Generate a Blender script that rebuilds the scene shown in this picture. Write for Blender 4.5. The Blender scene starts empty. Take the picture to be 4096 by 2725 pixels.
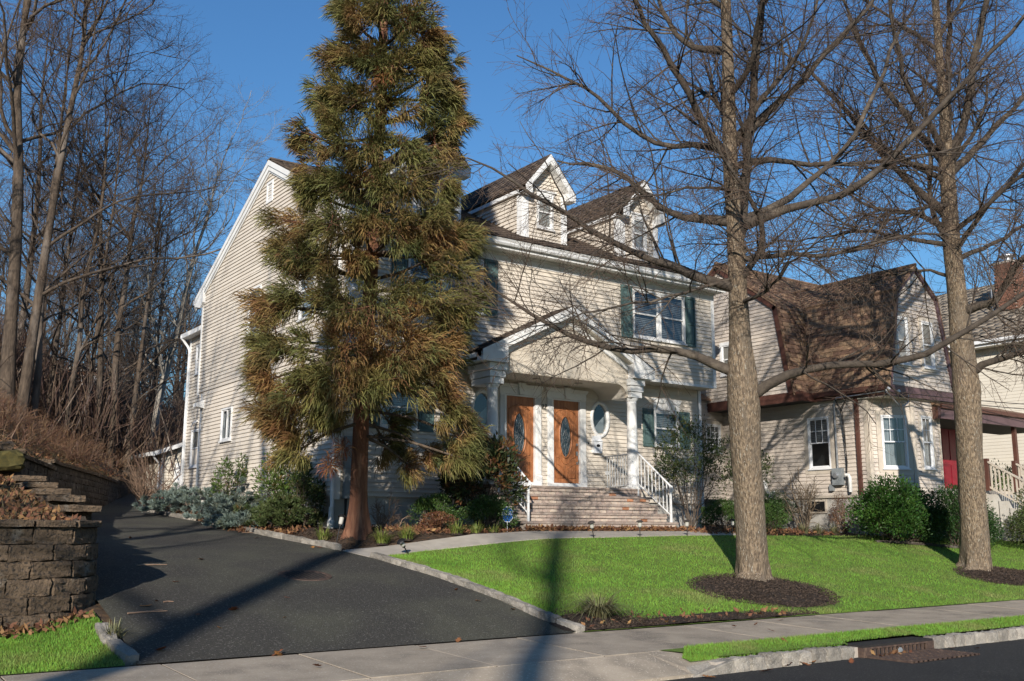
import bpy, math, random
import numpy as np
from mathutils import Vector, Matrix
random.seed(7); RNG = np.random.default_rng(7)
S = bpy.context.scene; COL = S.collection

# ------------------------------------------------------------------ camera
YAW, PIT, ROL = math.radians(35.6), math.radians(10.65), math.radians(.15)
_f = Vector((math.sin(YAW)*math.cos(PIT), math.cos(YAW)*math.cos(PIT), math.sin(PIT)))
_r = Vector((math.cos(YAW), -math.sin(YAW), 0)); _u = _r.cross(_f)
_R = math.cos(ROL)*_r + math.sin(ROL)*_u; _U = -math.sin(ROL)*_r + math.cos(ROL)*_u
cd = bpy.data.cameras.new('camera'); cam = bpy.data.objects.new('camera', cd); COL.objects.link(cam)
cd.sensor_width = 36; cd.lens = 36*4000/4096; cd.clip_start = .1; cd.clip_end = 2000
cam.matrix_world = Matrix(((_R.x,_U.x,-_f.x,0),(_R.y,_U.y,-_f.y,0),(_R.z,_U.z,-_f.z,0),(0,0,0,1)))
S.camera = cam
# ------------------------------------------------------------------ sky, sun, exposure
SUN_EL, SUN_AZ = math.radians(21), math.radians(42)      # light travels towards azimuth 42 deg (from +Y to +X)
W = bpy.data.worlds.new('World'); S.world = W; W.use_nodes = True
wn = W.node_tree; sky = wn.nodes.new('ShaderNodeTexSky'); sky.sky_type = 'NISHITA'; sky.sun_disc = False
sky.sun_elevation = SUN_EL; sky.sun_rotation = SUN_AZ + math.pi
sky.altitude = 60; sky.air_density = 1.6; sky.dust_density = 0; sky.ozone_density = 10
wn.links.new(sky.outputs[0], wn.nodes['Background'].inputs[0]); wn.nodes['Background'].inputs[1].default_value = .104
sl = bpy.data.lights.new('sun', 'SUN'); sl.energy = 5.0; sl.angle = math.radians(.53); sl.color = (1, .935, .84)
so = bpy.data.objects.new('sun', sl); COL.objects.link(so); so.location = (-20, -20, 30)
sd = Vector((math.sin(SUN_AZ)*math.cos(SUN_EL), math.cos(SUN_AZ)*math.cos(SUN_EL), -math.sin(SUN_EL)))
so.rotation_euler = sd.to_track_quat('-Z', 'Y').to_euler()
vs = S.view_settings; vs.view_transform = 'Standard'; vs.look = 'None'; vs.gamma = 1; vs.exposure = 0.34
S.cycles.max_bounces = 5; S.cycles.diffuse_bounces = 2; S.cycles.adaptive_threshold = .02; S.cycles.transparent_max_bounces = 8
S.cycles.use_denoising = True

# ------------------------------------------------------------------ materials
MATS = {}
def mat(name, c1, c2=None, scale=6, rough=.75, bump=0, bscale=60, rnd=0, isl=0, spec=.3, metal=0,
        stretch=(1,1,1), c3=None, s3=1.5, t3=(.55,.7), speck=None, sspeck=250, tspeck=.68, huer=0, bdist=.01, sub=0, lo=.35, hi=.65):
    m = bpy.data.materials.new(name); m.use_nodes = True; nt = m.node_tree; N = nt.nodes; L = nt.links
    b = N['Principled BSDF']; b.inputs['Roughness'].default_value = rough; b.inputs['Metallic'].default_value = metal
    b.inputs['Specular IOR Level'].default_value = spec
    g = N.new('ShaderNodeNewGeometry'); mp = N.new('ShaderNodeMapping'); mp.inputs['Scale'].default_value = stretch
    L.new(g.outputs['Position'], mp.inputs[0])
    def noise(sc, det=5): 
        n = N.new('ShaderNodeTexNoise'); n.inputs['Scale'].default_value = sc; n.inputs['Detail'].default_value = det
        n.inputs['Roughness'].default_value = .62
        L.new(mp.outputs[0], n.inputs['Vector']); return n.outputs['Fac']
    def mr(src, a, c, d=0, e=1):
        n = N.new('ShaderNodeMapRange'); n.inputs[1].default_value = a; n.inputs[2].default_value = c
        n.inputs[3].default_value = d; n.inputs[4].default_value = e; L.new(src, n.inputs[0]); return n.outputs[0]
    def mixc(fac, A, B):
        n = N.new('ShaderNodeMix'); n.data_type = 'RGBA'
        if hasattr(fac, 'links'): L.new(fac, n.inputs[0])
        else: n.inputs[0].default_value = fac
        for i, v in ((6, A), (7, B)):
            if hasattr(v, 'links'): L.new(v, n.inputs[i])
            else: n.inputs[i].default_value = (*v, 1)
        return n.outputs[2]
    col = c1
    if c2: col = mixc(mr(noise(scale), lo, hi), c1, c2)
    if c3: col = mixc(mr(noise(s3, 3), *t3), col, c3)
    if speck: col = mixc(mr(noise(sspeck, 2), tspeck, tspeck+.06), col, speck)
    if rnd or isl or huer:
        h = N.new('ShaderNodeHueSaturation')
        if isl: r = g.outputs['Random Per Island']
        else:
            oi = N.new('ShaderNodeObjectInfo'); r = oi.outputs['Random']
        a = rnd or isl
        L.new(mr(r, 0, 1, 1-a, 1+a), h.inputs['Value'])
        if huer: L.new(mr(r, 0, 1, .5-huer, .5+huer), h.inputs['Hue'])
        if hasattr(col, 'links'): L.new(col, h.inputs['Color'])
        else: h.inputs['Color'].default_value = (*col, 1)
        col = h.outputs[0]
    if hasattr(col, 'links'): L.new(col, b.inputs['Base Color'])
    else: b.inputs['Base Color'].default_value = (*col, 1)
    if bump:
        bn = N.new('ShaderNodeBump'); bn.inputs['Strength'].default_value = bump; bn.inputs['Distance'].default_value = bdist
        L.new(noise(bscale, 6), bn.inputs['Height']); L.new(bn.outputs[0], b.inputs['Normal'])
    if sub:
        tr = N.new('ShaderNodeBsdfTranslucent'); mx = N.new('ShaderNodeMixShader'); mx.inputs[0].default_value = sub
        if hasattr(col, 'links'): L.new(col, tr.inputs[0])
        else: tr.inputs[0].default_value = (*col, 1)
        L.new(b.outputs[0], mx.inputs[1]); L.new(tr.outputs[0], mx.inputs[2]); L.new(mx.outputs[0], N['Material Output'].inputs[0])
    MATS[name] = m; return m

mat('siding', (.66,.59,.50), (.60,.53,.445), 1.2, .55, .15, 90, rnd=.035, stretch=(1,1,3), c3=(.52,.465,.385), s3=.7, t3=(.58,.8), bdist=.003)
mat('siding_nb', (.58,.505,.43), (.51,.44,.375), 1.1, .6, .15, 90, rnd=.05, stretch=(1,1,3), c3=(.46,.405,.35), s3=.8, t3=(.55,.75), bdist=.003)
mat('siding_white', (.66,.60,.50), (.62,.56,.46), .8, .6, .1, 90, rnd=.02)
mat('scallop', (.58,.515,.425), (.52,.455,.37), 2, .6, .15, 60, isl=.04, bdist=.003)
mat('trim', (.76,.755,.74), (.70,.69,.67), 2.5, .5, .12, 40, c3=(.58,.56,.52), s3=1.6, t3=(.6,.85), bdist=.003)
mat('stucco', (.50,.475,.43), (.42,.395,.355), 2.5, .9, .5, 120, c3=(.33,.31,.275), s3=1.1, t3=(.5,.75))
mat('soffit', (.60,.555,.48), (.54,.50,.43), 1.5, .6)
mat('vinylframe', (.72,.72,.72), None, 1, .4)
mat('casing_nb', (.54,.47,.385), (.46,.40,.33), 3, .6, .1, 60)
mat('shutter', (.105,.165,.158), (.085,.138,.133), 6, .5, .15, 60)
mat('door', (.37,.142,.055), (.26,.095,.036), 3.5, .42, .25, 30, stretch=(7,7,.55), c3=(.43,.18,.075), s3=6, t3=(.5,.65), bdist=.002, spec=.4)
mat('brass', (.45,.40,.32), None, 1, .3, metal=.9)
mat('nickel', (.5,.5,.5), None, 1, .32, metal=.9)
mat('came', (.20,.21,.22), None, 1, .5, metal=.3)
mat('black', (.012,.012,.013), None, 1, .45)
mat('inner', (.045,.043,.04), None, 1, .9)  # near-black tone; on the window shells it stands in for unlit rooms
mat('blind', (.36,.36,.355), (.29,.29,.285), 3, .6)
mat('dark_hall', (.10,.115,.125), (.05,.06,.07), 25, .5)  # dark tone painted for the unlit hall behind the door ovals
mat('curtain', (.55,.56,.56), (.42,.43,.43), 9, .8, stretch=(3,3,.2))
mat('shingle_main', (.115,.085,.066), (.065,.050,.042), 3, .95, .6, 200, isl=.32, huer=.008)
mat('shingle_nb', (.265,.165,.105), (.175,.107,.070), 4, .95, .6, 200, rnd=.38, huer=.012)
mat('shingle_nb_stuff', (.265,.165,.105), (.175,.107,.070), 4, .95, .6, 200, isl=.38, huer=.012)
mat('shingle_tan', (.27,.225,.175), (.19,.16,.125), 4, .95, .5, 200, isl=.25)
mat('brown_trim', (.115,.050,.036), (.085,.038,.029), 3, .5, .1, 50)
mat('plum_trim', (.125,.075,.082), (.095,.058,.062), 3, .5, .1, 50)
mat('red_door', (.24,.010,.024), (.19,.008,.020), 4, .4)
mat('brick', (.52,.41,.335), (.42,.325,.265), 14, .9, .6, 120, rnd=.17, huer=.012, c3=(.44,.37,.31), s3=18, t3=(.5,.62))
mat('brick_red', (.42,.19,.10), (.34,.16,.09), 14, .9, .5, 120, rnd=.2)
mat('brick_chimney', (.24,.115,.075), (.18,.085,.058), 14, .9, .5, 120, rnd=.25)
mat('mortar', (.46,.40,.335), (.38,.33,.28), 20, .95, .5, 150)
mat('tread', (.37,.29,.24), (.28,.215,.18), 9, .85, .5, 110, c3=(.36,.30,.255), s3=12, t3=(.5,.65))
mat('concrete', (.385,.318,.240), (.285,.235,.178), 2.2, .92, .6, 120, speck=(.46,.40,.32), sspeck=45, tspeck=.60, rnd=.07, c3=(.20,.168,.130), s3=1.1, t3=(.52,.74), bdist=.008)
mat('walk', (.42,.375,.32), (.36,.32,.27), 3, .92, .3, 160, c3=(.28,.25,.215), s3=1.2, t3=(.55,.75), bdist=.005)
mat('asphalt', (.064,.058,.048), (.040,.037,.032), 30, .9, 1, 75, speck=(.17,.158,.135), sspeck=38, tspeck=.60, c3=(.082,.079,.056), s3=.45, t3=(.46,.66), bdist=.022)
mat('street', (.032,.031,.030), (.021,.021,.021), 30, .92, 1, 75, speck=(.10,.098,.092), sspeck=38, tspeck=.61, c3=(.018,.018,.018), s3=.6, t3=(.5,.7), bdist=.022)
mat('granite', (.33,.295,.245), (.23,.205,.175), 7, .85, 1, 40, rnd=.28, speck=(.42,.39,.34), sspeck=60, tspeck=.6, c3=(.17,.155,.13), s3=4, t3=(.5,.68), bdist=.02)
mat('block', (.165,.115,.074), (.092,.065,.043), 9, .95, 1.0, 28, rnd=.14, c3=(.22,.185,.145), s3=3.2, t3=(.60,.70), speck=(.055,.044,.034), sspeck=24, tspeck=.56, bdist=.04)
mat('block_dark', (.090,.072,.057), (.055,.045,.037), 7, .95, .9, 30, rnd=.22, c3=(.15,.13,.11), s3=2.6, t3=(.58,.7), bdist=.03)
mat('moss', (.095,.075,.022), (.055,.050,.018), 18, .95, .8, 90)
mat('mulch', (.036,.026,.020), (.022,.016,.013), 40, .95, 1, 70, c3=(.055,.038,.026), s3=30, t3=(.5,.6), bdist=.03)
mat('mulch_chip', (.075,.052,.038), (.036,.025,.019), 30, .95, isl=.5)
mat('soil', (.085,.056,.036), (.050,.034,.024), 7, .95, .9, 40, c3=(.125,.075,.042), s3=4, t3=(.48,.62), bdist=.04)
mat('lawn', (.135,.205,.035), (.09,.15,.024), 5, .9, .9, 110, c3=(.165,.215,.045), s3=1.4, t3=(.5,.75), bdist=.03)
mat('grass', (.225,.375,.052), (.135,.255,.032), 1.6, .7, isl=.45, huer=.03, c3=(.29,.30,.10), s3=.8, t3=(.50,.70), sub=.35)
mat('drygrass', (.21,.165,.085), (.13,.105,.05), 5, .9, isl=.35, sub=.2)
mat('leaf_litter', (.215,.105,.050), (.135,.066,.034), 9, .85, isl=.45, huer=.02)
mat('leaf', (.25,.10,.035), (.17,.07,.028), 30, .8, rnd=.3, huer=.015)
mat('bark_oak', (.32,.240,.160), (.125,.092,.064), 34, .95, 1, 40, stretch=(1,1,.26), c3=(.17,.135,.10), s3=3, t3=(.52,.7), speck=(.40,.36,.29), sspeck=40, tspeck=.62, bdist=.06, lo=.40, hi=.58)
mat('bark_twig', (.125,.085,.060), (.075,.052,.039), 5, .9, isl=.2)
mat('bark_limb', (.088,.070,.054), (.050,.040,.032), 9, .95, .9, 30, c3=(.15,.122,.092), s3=2.2, t3=(.55,.72), bdist=.02)
mat('bark_dark', (.125,.092,.066), (.052,.039,.029), 10, .95, 1, 22, stretch=(1,1,.25), c3=(.17,.14,.115), s3=2, t3=(.5,.7), bdist=.04)
mat('bark_pale', (.36,.33,.28), (.17,.15,.125), 5, .9, .6, 30, stretch=(1,1,.5), bdist=.02)
mat('twig_pale', (.24,.21,.18), (.16,.14,.12), 5, .9)
mat('bark_red', (.215,.098,.056), (.115,.050,.031), 22, .95, 1, 34, stretch=(1,1,.10), c3=(.27,.135,.08), s3=9, t3=(.5,.65), bdist=.035)
mat('metal_white', (.74,.74,.73), None, 1, .4, .1, 40)
mat('mailbox', (.72,.73,.75), None, 1, .4)
mat('iron', (.085,.055,.042), (.055,.036,.029), 20, .8, .5, 90, c3=(.13,.085,.06), s3=12, t3=(.5,.65))
mat('iron_dark', (.030,.026,.024), (.020,.018,.017), 20, .8, .5, 90)
mat('bronze_lamp', (.085,.072,.066), (.06,.05,.046), 8, .45, metal=.4)
mat('lamp_lens', (.42,.40,.36), None, 1, .25)
mat('sign_blue', (.012,.085,.32), None, 1, .4)
mat('sign_white', (.78,.8,.82), None, 1, .4)
mat('pvc', (.62,.61,.58), None, 1, .4)
mat('meter_grey', (.27,.29,.30), (.22,.24,.25), 5, .5, metal=.2)
mat('cable', (.02,.018,.017), None, 1, .6)
mat('galv', (.40,.41,.42), None, 1, .4, metal=.7)
mat('red_plastic', (.42,.035,.02), None, 1, .5)
mat('twig_dead', (.30,.20,.135), (.20,.13,.09), 8, .9, isl=.2)
def leafmat(n, a, b, **k): mat(n, a, b, k.pop('scale', 2.2), k.pop('rough', .5), isl=k.pop('isl', .38), huer=k.pop('huer', .02), sub=k.pop('sub', .22), **k)
leafmat('needle', (.215,.180,.060), (.125,.140,.048), scale=1.0, c3=(.32,.180,.075), s3=1.1, t3=(.47,.64), rough=.6, isl=.42, huer=.02, sub=.3)
leafmat('needle_dead', (.27,.105,.042), (.20,.08,.034))
leafmat('juniper_blue', (.19,.235,.205), (.12,.165,.138), c3=(.17,.18,.11), s3=3, t3=(.55,.7))
leafmat('juniper_green', (.095,.115,.040), (.055,.080,.028), c3=(.15,.095,.04), s3=2.5, t3=(.6,.7))
leafmat('pieris', (.090,.135,.028), (.060,.100,.022), c3=(.19,.10,.045), s3=3.5, t3=(.56,.7))
leafmat('rhodo', (.045,.062,.022), (.030,.045,.017), c3=(.17,.075,.032), s3=2.6, t3=(.50,.62))
leafmat('boxwood', (.070,.120,.026), (.045,.085,.018))
leafmat('darkshrub', (.034,.072,.016), (.022,.050,.012))
leafmat('brightshrub', (.046,.105,.018), (.026,.066,.012), c3=(.095,.18,.03), s3=1.6, t3=(.52,.7))
leafmat('tallshrub', (.085,.110,.034), (.055,.075,.024), c3=(.14,.11,.05), s3=3, t3=(.55,.7))
leafmat('brownshrub', (.17,.075,.038), (.11,.05,.028))
leafmat('liriope', (.21,.24,.055), (.12,.17,.035), scale=5, c3=(.28,.24,.10), s3=7, t3=(.5,.7))
leafmat('liriope_dull', (.22,.195,.10), (.12,.125,.06), scale=5)
leafmat('thicket', (.150,.095,.068), (.100,.066,.050))
leafmat('brush', (.21,.115,.066), (.135,.078,.050))
def glassmat():
    m = bpy.data.materials.new('glass'); m.use_nodes = True; nt = m.node_tree; N = nt.nodes; L = nt.links
    N.remove(N['Principled BSDF']); t = N.new('ShaderNodeBsdfTransparent'); t.inputs[0].default_value = (.62,.66,.68,1)
    g = N.new('ShaderNodeBsdfGlossy'); g.inputs['Roughness'].default_value = .03; g.inputs[0].default_value = (.95,.97,1,1)
    lw = N.new('ShaderNodeLayerWeight'); lw.inputs[0].default_value = .5; pw = N.new('ShaderNodeMath'); pw.operation = 'POWER'; pw.inputs[1].default_value = 3.5
    fr = N.new('ShaderNodeMath'); fr.operation = 'MULTIPLY_ADD'; fr.inputs[1].default_value = .8; fr.inputs[2].default_value = .10; mx = N.new('ShaderNodeMixShader')
    L.new(lw.outputs['Facing'], pw.inputs[0]); L.new(pw.outputs[0], fr.inputs[0])
    L.new(fr.outputs[0], mx.inputs[0]); L.new(t.outputs[0], mx.inputs[1]); L.new(g.outputs[0], mx.inputs[2])
    L.new(mx.outputs[0], N['Material Output'].inputs[0]); MATS['glass'] = m
glassmat()

# ------------------------------------------------------------------ object helpers
def thing(name, label, cat, loc, group=None):
    o = bpy.data.objects.new(name, None); o.location = loc; o.empty_display_size = .2; COL.objects.link(o)
    o['label'] = label; o['category'] = cat
    if group: o['group'] = group
    return o
def tag(o, label, cat, group=None):
    o['label'] = label; o['category'] = cat
    if group: o['group'] = group
    return o
def link(name, me, parent=None, M=None, kind=None):
    o = bpy.data.objects.new(name, me); COL.objects.link(o)
    if M is not None: o.matrix_basis = M
    if parent is not None:
        o.parent = parent
        if parent.type == 'EMPTY': o.matrix_parent_inverse = Matrix.Translation(-Vector(parent.location))
        else: o.matrix_parent_inverse = parent.matrix_basis.inverted()
    if kind: o['kind'] = kind
    return o
def mesh(name, v, f, m, smooth=False):
    me = bpy.data.meshes.new(name)
    if isinstance(f, np.ndarray):
        v = np.asarray(v, np.float32).reshape(-1, 3); n, k = f.shape
        me.vertices.add(len(v)); me.vertices.foreach_set('co', v.ravel())
        me.loops.add(n*k); me.loops.foreach_set('vertex_index', f.astype(np.int32).ravel())
        me.polygons.add(n); me.polygons.foreach_set('loop_start', np.arange(0, n*k, k, dtype=np.int32))
        if smooth: me.polygons.foreach_set('use_smooth', np.ones(n, bool))
        me.update(calc_edges=True); me.validate()
    else:
        me.from_pydata([tuple(p) for p in v], [], f)
        if smooth: me.polygons.foreach_set('use_smooth', [True]*len(f))
    me.materials.append(MATS[m]); return me
class MB:
    def __init__(s): s.v = []; s.f = []
    def add(s, v, f):
        o = len(s.v); s.v += [tuple(p) for p in v]; s.f += [tuple(i+o for i in q) for q in f]; return s
    def box(s, a, b):
        x0,y0,z0 = a; x1,y1,z1 = b
        if x0 > x1: x0, x1 = x1, x0
        if y0 > y1: y0, y1 = y1, y0
        if z0 > z1: z0, z1 = z1, z0
        return s.add([(x0,y0,z0),(x1,y0,z0),(x1,y1,z0),(x0,y1,z0),(x0,y0,z1),(x1,y0,z1),(x1,y1,z1),(x0,y1,z1)],
              [(0,3,2,1),(4,5,6,7),(0,1,5,4),(1,2,6,5),(2,3,7,6),(3,0,4,7)])
    def loft(s, rings, cap=True, closed=True):
        n = len(rings[0]); v = [p for r in rings for p in r]; f = []
        for i in range(len(rings)-1):
            for j in range(n if closed else n-1):
                k = (j+1) % n; f.append((i*n+j, i*n+k, (i+1)*n+k, (i+1)*n+j))
        if cap: f.append(tuple(reversed(range(n)))); f.append(tuple((len(rings)-1)*n+j for j in range(n)))
        return s.add(v, f)
    def tube(s, pts, rad, n=8, cap=True):
        pts = [Vector(p) for p in pts]; rads = rad if hasattr(rad, '__len__') else [rad]*len(pts); rings = []
        for i, p in enumerate(pts):
            t = (pts[min(i+1, len(pts)-1)] - pts[max(i-1, 0)]).normalized()
            a = t.cross(Vector((0,0,1)) if abs(t.z) < .9 else Vector((1,0,0))).normalized(); b = t.cross(a)
            rings.append([p + (a*math.cos(2*math.pi*k/n) + b*math.sin(2*math.pi*k/n))*rads[i] for k in range(n)])
        return s.loft(rings, cap)
    def lathe(s, c, prof, n=16):
        return s.loft([[(c[0]+r*math.cos(2*math.pi*k/n), c[1]+r*math.sin(2*math.pi*k/n), c[2]+z) for k in range(n)] for r, z in prof])
    def prism(s, poly, d):          # poly: list of 3D pts, extruded by vector d
        d = Vector(d); a = [Vector(p) for p in poly]; n = len(a); v = a + [p+d for p in a]
        return s.add(v, [tuple(range(n)), tuple(reversed(range(n, 2*n)))] + [(i, i+n, (i+1) % n+n, (i+1) % n) for i in range(n)])
    def mesh(s, name, m, smooth=False): return mesh(name, s.v, s.f, m, smooth)
    def build(s, name, m, parent=None, kind=None, smooth=False, M=None): return link(name, s.mesh(name, m, smooth), parent, M, kind)
def fixn(me):
    import bmesh
    b = bmesh.new(); b.from_mesh(me); bmesh.ops.recalc_face_normals(b, faces=b.faces); b.to_mesh(me); b.free(); return me
def rough_box(name, m, a, b, amp, seed, seg=3, bev=.15):
    """a cut stone: subdivided box with rounded, uneven faces (about 50-100 triangles)"""
    import bmesh
    r = random.Random(seed); bm = bmesh.new(); bmesh.ops.create_cube(bm, size=1)
    bmesh.ops.subdivide_edges(bm, edges=bm.edges[:], cuts=seg-1, use_grid_fill=True)
    d = [abs(b[i]-a[i]) for i in range(3)]; mn = min(d)
    for v in bm.verts:
        c = v.co*2; e = sum(abs(abs(q)-1) < 1e-4 for q in c)
        sh = 1 - (bev*mn*(.0 if e < 2 else .35 if e == 2 else .6))/max(mn, 1e-6)*.5
        v.co = Vector([a[i] + d[i]*(.5 + v.co[i]*(1-(1-sh)*mn/d[i])) + r.uniform(-amp, amp) for i in range(3)])
    me = bpy.data.meshes.new(name); bm.to_mesh(me); bm.free(); me.materials.append(MATS[m]); return me

# ------------------------------------------------------------------ terrain heights (street at -1.6, camera at 0)
def sst(x, a, b):
    t = np.clip((x-a)/(b-a), 0, 1); return t*t*(3-2*t)
XR = lambda Y: np.interp(Y, [10,10.45,11.2,12.1,13.7,15.3,16.8,19,23,28,36], [8.9,8.5,8.4,8.4,8.35,8.1,8.0,8.0,8.0,8.0,9.6])   # right edge of the drive
XL = lambda Y: np.interp(Y, [10,12.9,14,17,19,24,28,32,35,40], [2.95,3.15,3.1,3.1,3.3,4.9,6.6,8.1,9.3,11.2])                    # left edge
DP = lambda Y: np.interp(Y, [8.15,8.75,10.45,12.04,13.67,15.28,16.75,19.3,23,28,32,36,42,60,150], [-1.5,-1.38,-1.33,-1.0,-.75,-.5,-.36,-.2,.08,.42,.8,1.2,2.3,4.8,9])
LP = lambda Y: np.interp(Y, [8.15,8.75,10.45,12,14,16.1,17.3,19.7,25,40,150], [-1.47,-1.38,-1.33,-1.02,-.56,-.14,-.05,.0,.4,1.2,5])
WT = lambda Y: np.interp(Y, [12.6,13.4,18.2,20,28,35,42,60,150], [.03,.10,.80,1.18,1.38,1.55,2.5,4.8,9])                                   # earth behind the walls
def H(X, Y):
    X = np.asarray(X, float); Y = np.asarray(Y, float); d = DP(Y); l = LP(Y)
    wid = np.interp(Y, [15.4, 17.2], [6., 1.0]); xr = XR(Y)
    z = d + (l-d)*sst(X, xr, xr+wid)
    back = sst(Y, 20, 30); z = z*(1-back*sst(X, 8, 9.5)) + back*sst(X, 8, 9.5)*np.maximum(z, d)
    # left front patch and the slope behind the walls
    low = -1.33 + .12*(Y-10.45); xl = XL(Y)
    zl = d + (low-d)*sst(xl-X, .1, .9)
    hd = np.clip(xl-.25-X, 0, None); hill = WT(Y) + .55*np.minimum(hd, 4.5) + .22*np.clip(hd-4.5, 0, 25)
    hill = np.where(Y < 18.5, WT(Y) + .10*np.minimum(hd, 6)*sst(Y, 12.6, 18.5) + .22*np.clip(hd-1.5, 0, 25)*sst(Y, 13, 20), hill)
    zl = np.where((Y > 12.75) & (hd > 0), hill, zl)
    z = np.where(X < xl, zl, z)
    z = np.where(Y < 8.15, -1.6 + .012*np.clip(8.15-Y, 0, 4.5)/4.5, z)
    z = np.where(Y < -2, -1.5 + .01*(-2-Y), z)
    return z
def h(x, y): return float(H(x, y))
def sheet(name, xs_of, ys, nx, off, m, kind='structure', parent=None):
    ys = np.asarray(ys); V = []
    for y in ys:
        x0, x1 = xs_of(y); x = np.linspace(x0, x1, nx); V.append(np.stack([x, np.full(nx, y), H(x, np.full(nx, y))+off], 1))
    V = np.concatenate(V); ny = len(ys); I = np.arange((ny-1)*nx).reshape(ny-1, nx)[:, :-1].ravel()
    F = np.stack([I, I+1, I+nx+1, I+nx], 1); return link(name, mesh(name, V, F, m, True), parent, None, kind)
# base ground: one sheet to the horizon, finer near the house
gx = np.unique(np.concatenate([np.linspace(-160,-12,20), np.arange(-12,1,.5), np.arange(1,12,.2), np.arange(12,34,.5), np.linspace(34,400,30)]))
gy = np.unique(np.concatenate([np.linspace(-150,-3,14), np.linspace(-3,8,8), np.arange(8.2,21,.2), np.arange(21,45,.5), np.linspace(45,500,30)]))
GX, GY = np.meshgrid(gx, gy); GZ = H(GX, GY) - np.where((GY < 8.7), .06, .035)
# keep the base under the apron and the kerb line
GZ = np.where((GY > 7.9) & (GY < 8.8), np.minimum(GZ, -1.62), GZ)
I = np.arange(len(gy)*len(gx)).reshape(len(gy), len(gx))
F = np.stack([I[:-1,:-1], I[:-1,1:], I[1:,1:], I[1:,:-1]], -1).reshape(-1, 4)
link('ground', mesh('ground', np.stack([GX, GY, GZ], -1).reshape(-1, 3), F, 'soil', True), None, None, 'structure')
# ------------------------------------------------------------------ street, apron, pavement
st = MB(); st.add([(-70,-2,-1.592),(90,-2,-1.592),(90,8.2,-1.6),(-70,8.2,-1.6)], [(0,1,2,3)]); st.build('street', 'street', kind='structure')
pv = MB(); pv.prism([(-40,8.77,-1.60),(-40,10.43,-1.60),(-40,10.43,-1.339),(-40,8.77,-1.389)], (100,0,0)); fixn_later = True; pav = pv.build('pavement', 'mulch', kind='structure')
k = 0
for i in range(-6, 30):
    x0 = 3.2 + 1.45*(i); w = 1.45
    tz = random.uniform(-.004, .004)
    m = MB(); y0, y1 = 8.76, 10.45; e = .009; b = .004
    z0 = -1.38+tz; z1 = -1.33+tz
    m.loft([[(x0+e,y0+e,-1.41),(x0+w-e,y0+e,-1.41),(x0+w-e,y1-e,-1.41),(x0+e,y1-e,-1.41)],
            [(x0+e,y0+e,z0-b),(x0+w-e,y0+e,z0-b),(x0+w-e,y1-e,z1-b),(x0+e,y1-e,z1-b)],
            [(x0+e+b,y0+e+b,z0),(x0+w-e-b,y0+e+b,z0),(x0+w-e-b,y1-e-b,z1),(x0+e+b,y1-e-b,z1)]])
    m.build('slab', 'concrete', pav)
ap = MB(); ap.loft([[(2.2,8.17,-1.60),(8.55,8.17,-1.60),(8.9,8.75,-1.60),(2.0,8.75,-1.60)], [(2.2,8.17,-1.565),(8.3,8.17,-1.565),(8.15,8.75,-1.388),(2.3,8.75,-1.388)]])
ap.add([(8.15,8.755,-1.386),(8.40,8.775,-1.384),(8.97,8.335,-1.462),(8.97,8.30,-1.47),(8.30,8.285,-1.505),(8.27,8.17,-1.563)], [(5,4,3,2,1,0)]); ap.build('driveway_apron', 'concrete', kind='structure')
# verge and lawn sheets
def verge():
    V = []; F = []
    for (xa, xb, ya) in ((None, 11.28, 8.33), (11.28, 12.88, 8.44), (12.88, 60, 8.33)):
        for j in range(3):
            y = ya+(8.775-ya)*j/2
            for i in range(20): x0 = (8.38+(8.775-y)*1.25) if xa is None else xa; x = x0+(xb-x0)*(i/19)**(1 if xb < 20 else 1.5); V.append((x, y, float(LP(y))+.004))
        b = len(V)-60; F += [(b+j*20+i, b+j*20+i+1, b+j*20+21+i, b+j*20+20+i) for j in range(2) for i in range(19)]
    link('verge', mesh('verge', V, F, 'lawn', True), None, None, 'structure')
verge()
LAWN_TOP = lambda x: np.interp(x, [8, 8.6, 9.4, 13.6, 16.6, 18.6, 19.0, 60], [15.3, 15.56, 15.80, 15.87, 16.07, 16.1, 16.0, 15.9])
def lawn():
    xs = np.concatenate([np.linspace(0, 1, 26)]); nx = 70; ny = 40; V = []
    for j in range(ny):
        for i in range(nx):
            t = i/(nx-1); x1 = 8.4 + 40*t**1.6; y = 10.46 + (float(LAWN_TOP(x1))-10.46)*j/(ny-1)
            x0 = float(XR(y))+.12; x = x0 + (48.4-x0)*t**1.6; V.append((x, y, h(x, y)+.004))
    I = np.arange(nx*ny).reshape(ny, nx); F = np.stack([I[:-1,:-1], I[:-1,1:], I[1:,1:], I[1:,:-1]], -1).reshape(-1, 4)
    link('lawn', mesh('lawn', V, F, 'lawn', True), None, None, 'structure')
lawn()
sheet('lawn_patch', lambda y: (-14, float(XL(y))-.12), np.linspace(10.46, 12.42, 10), 60, .004, 'lawn')
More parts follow.
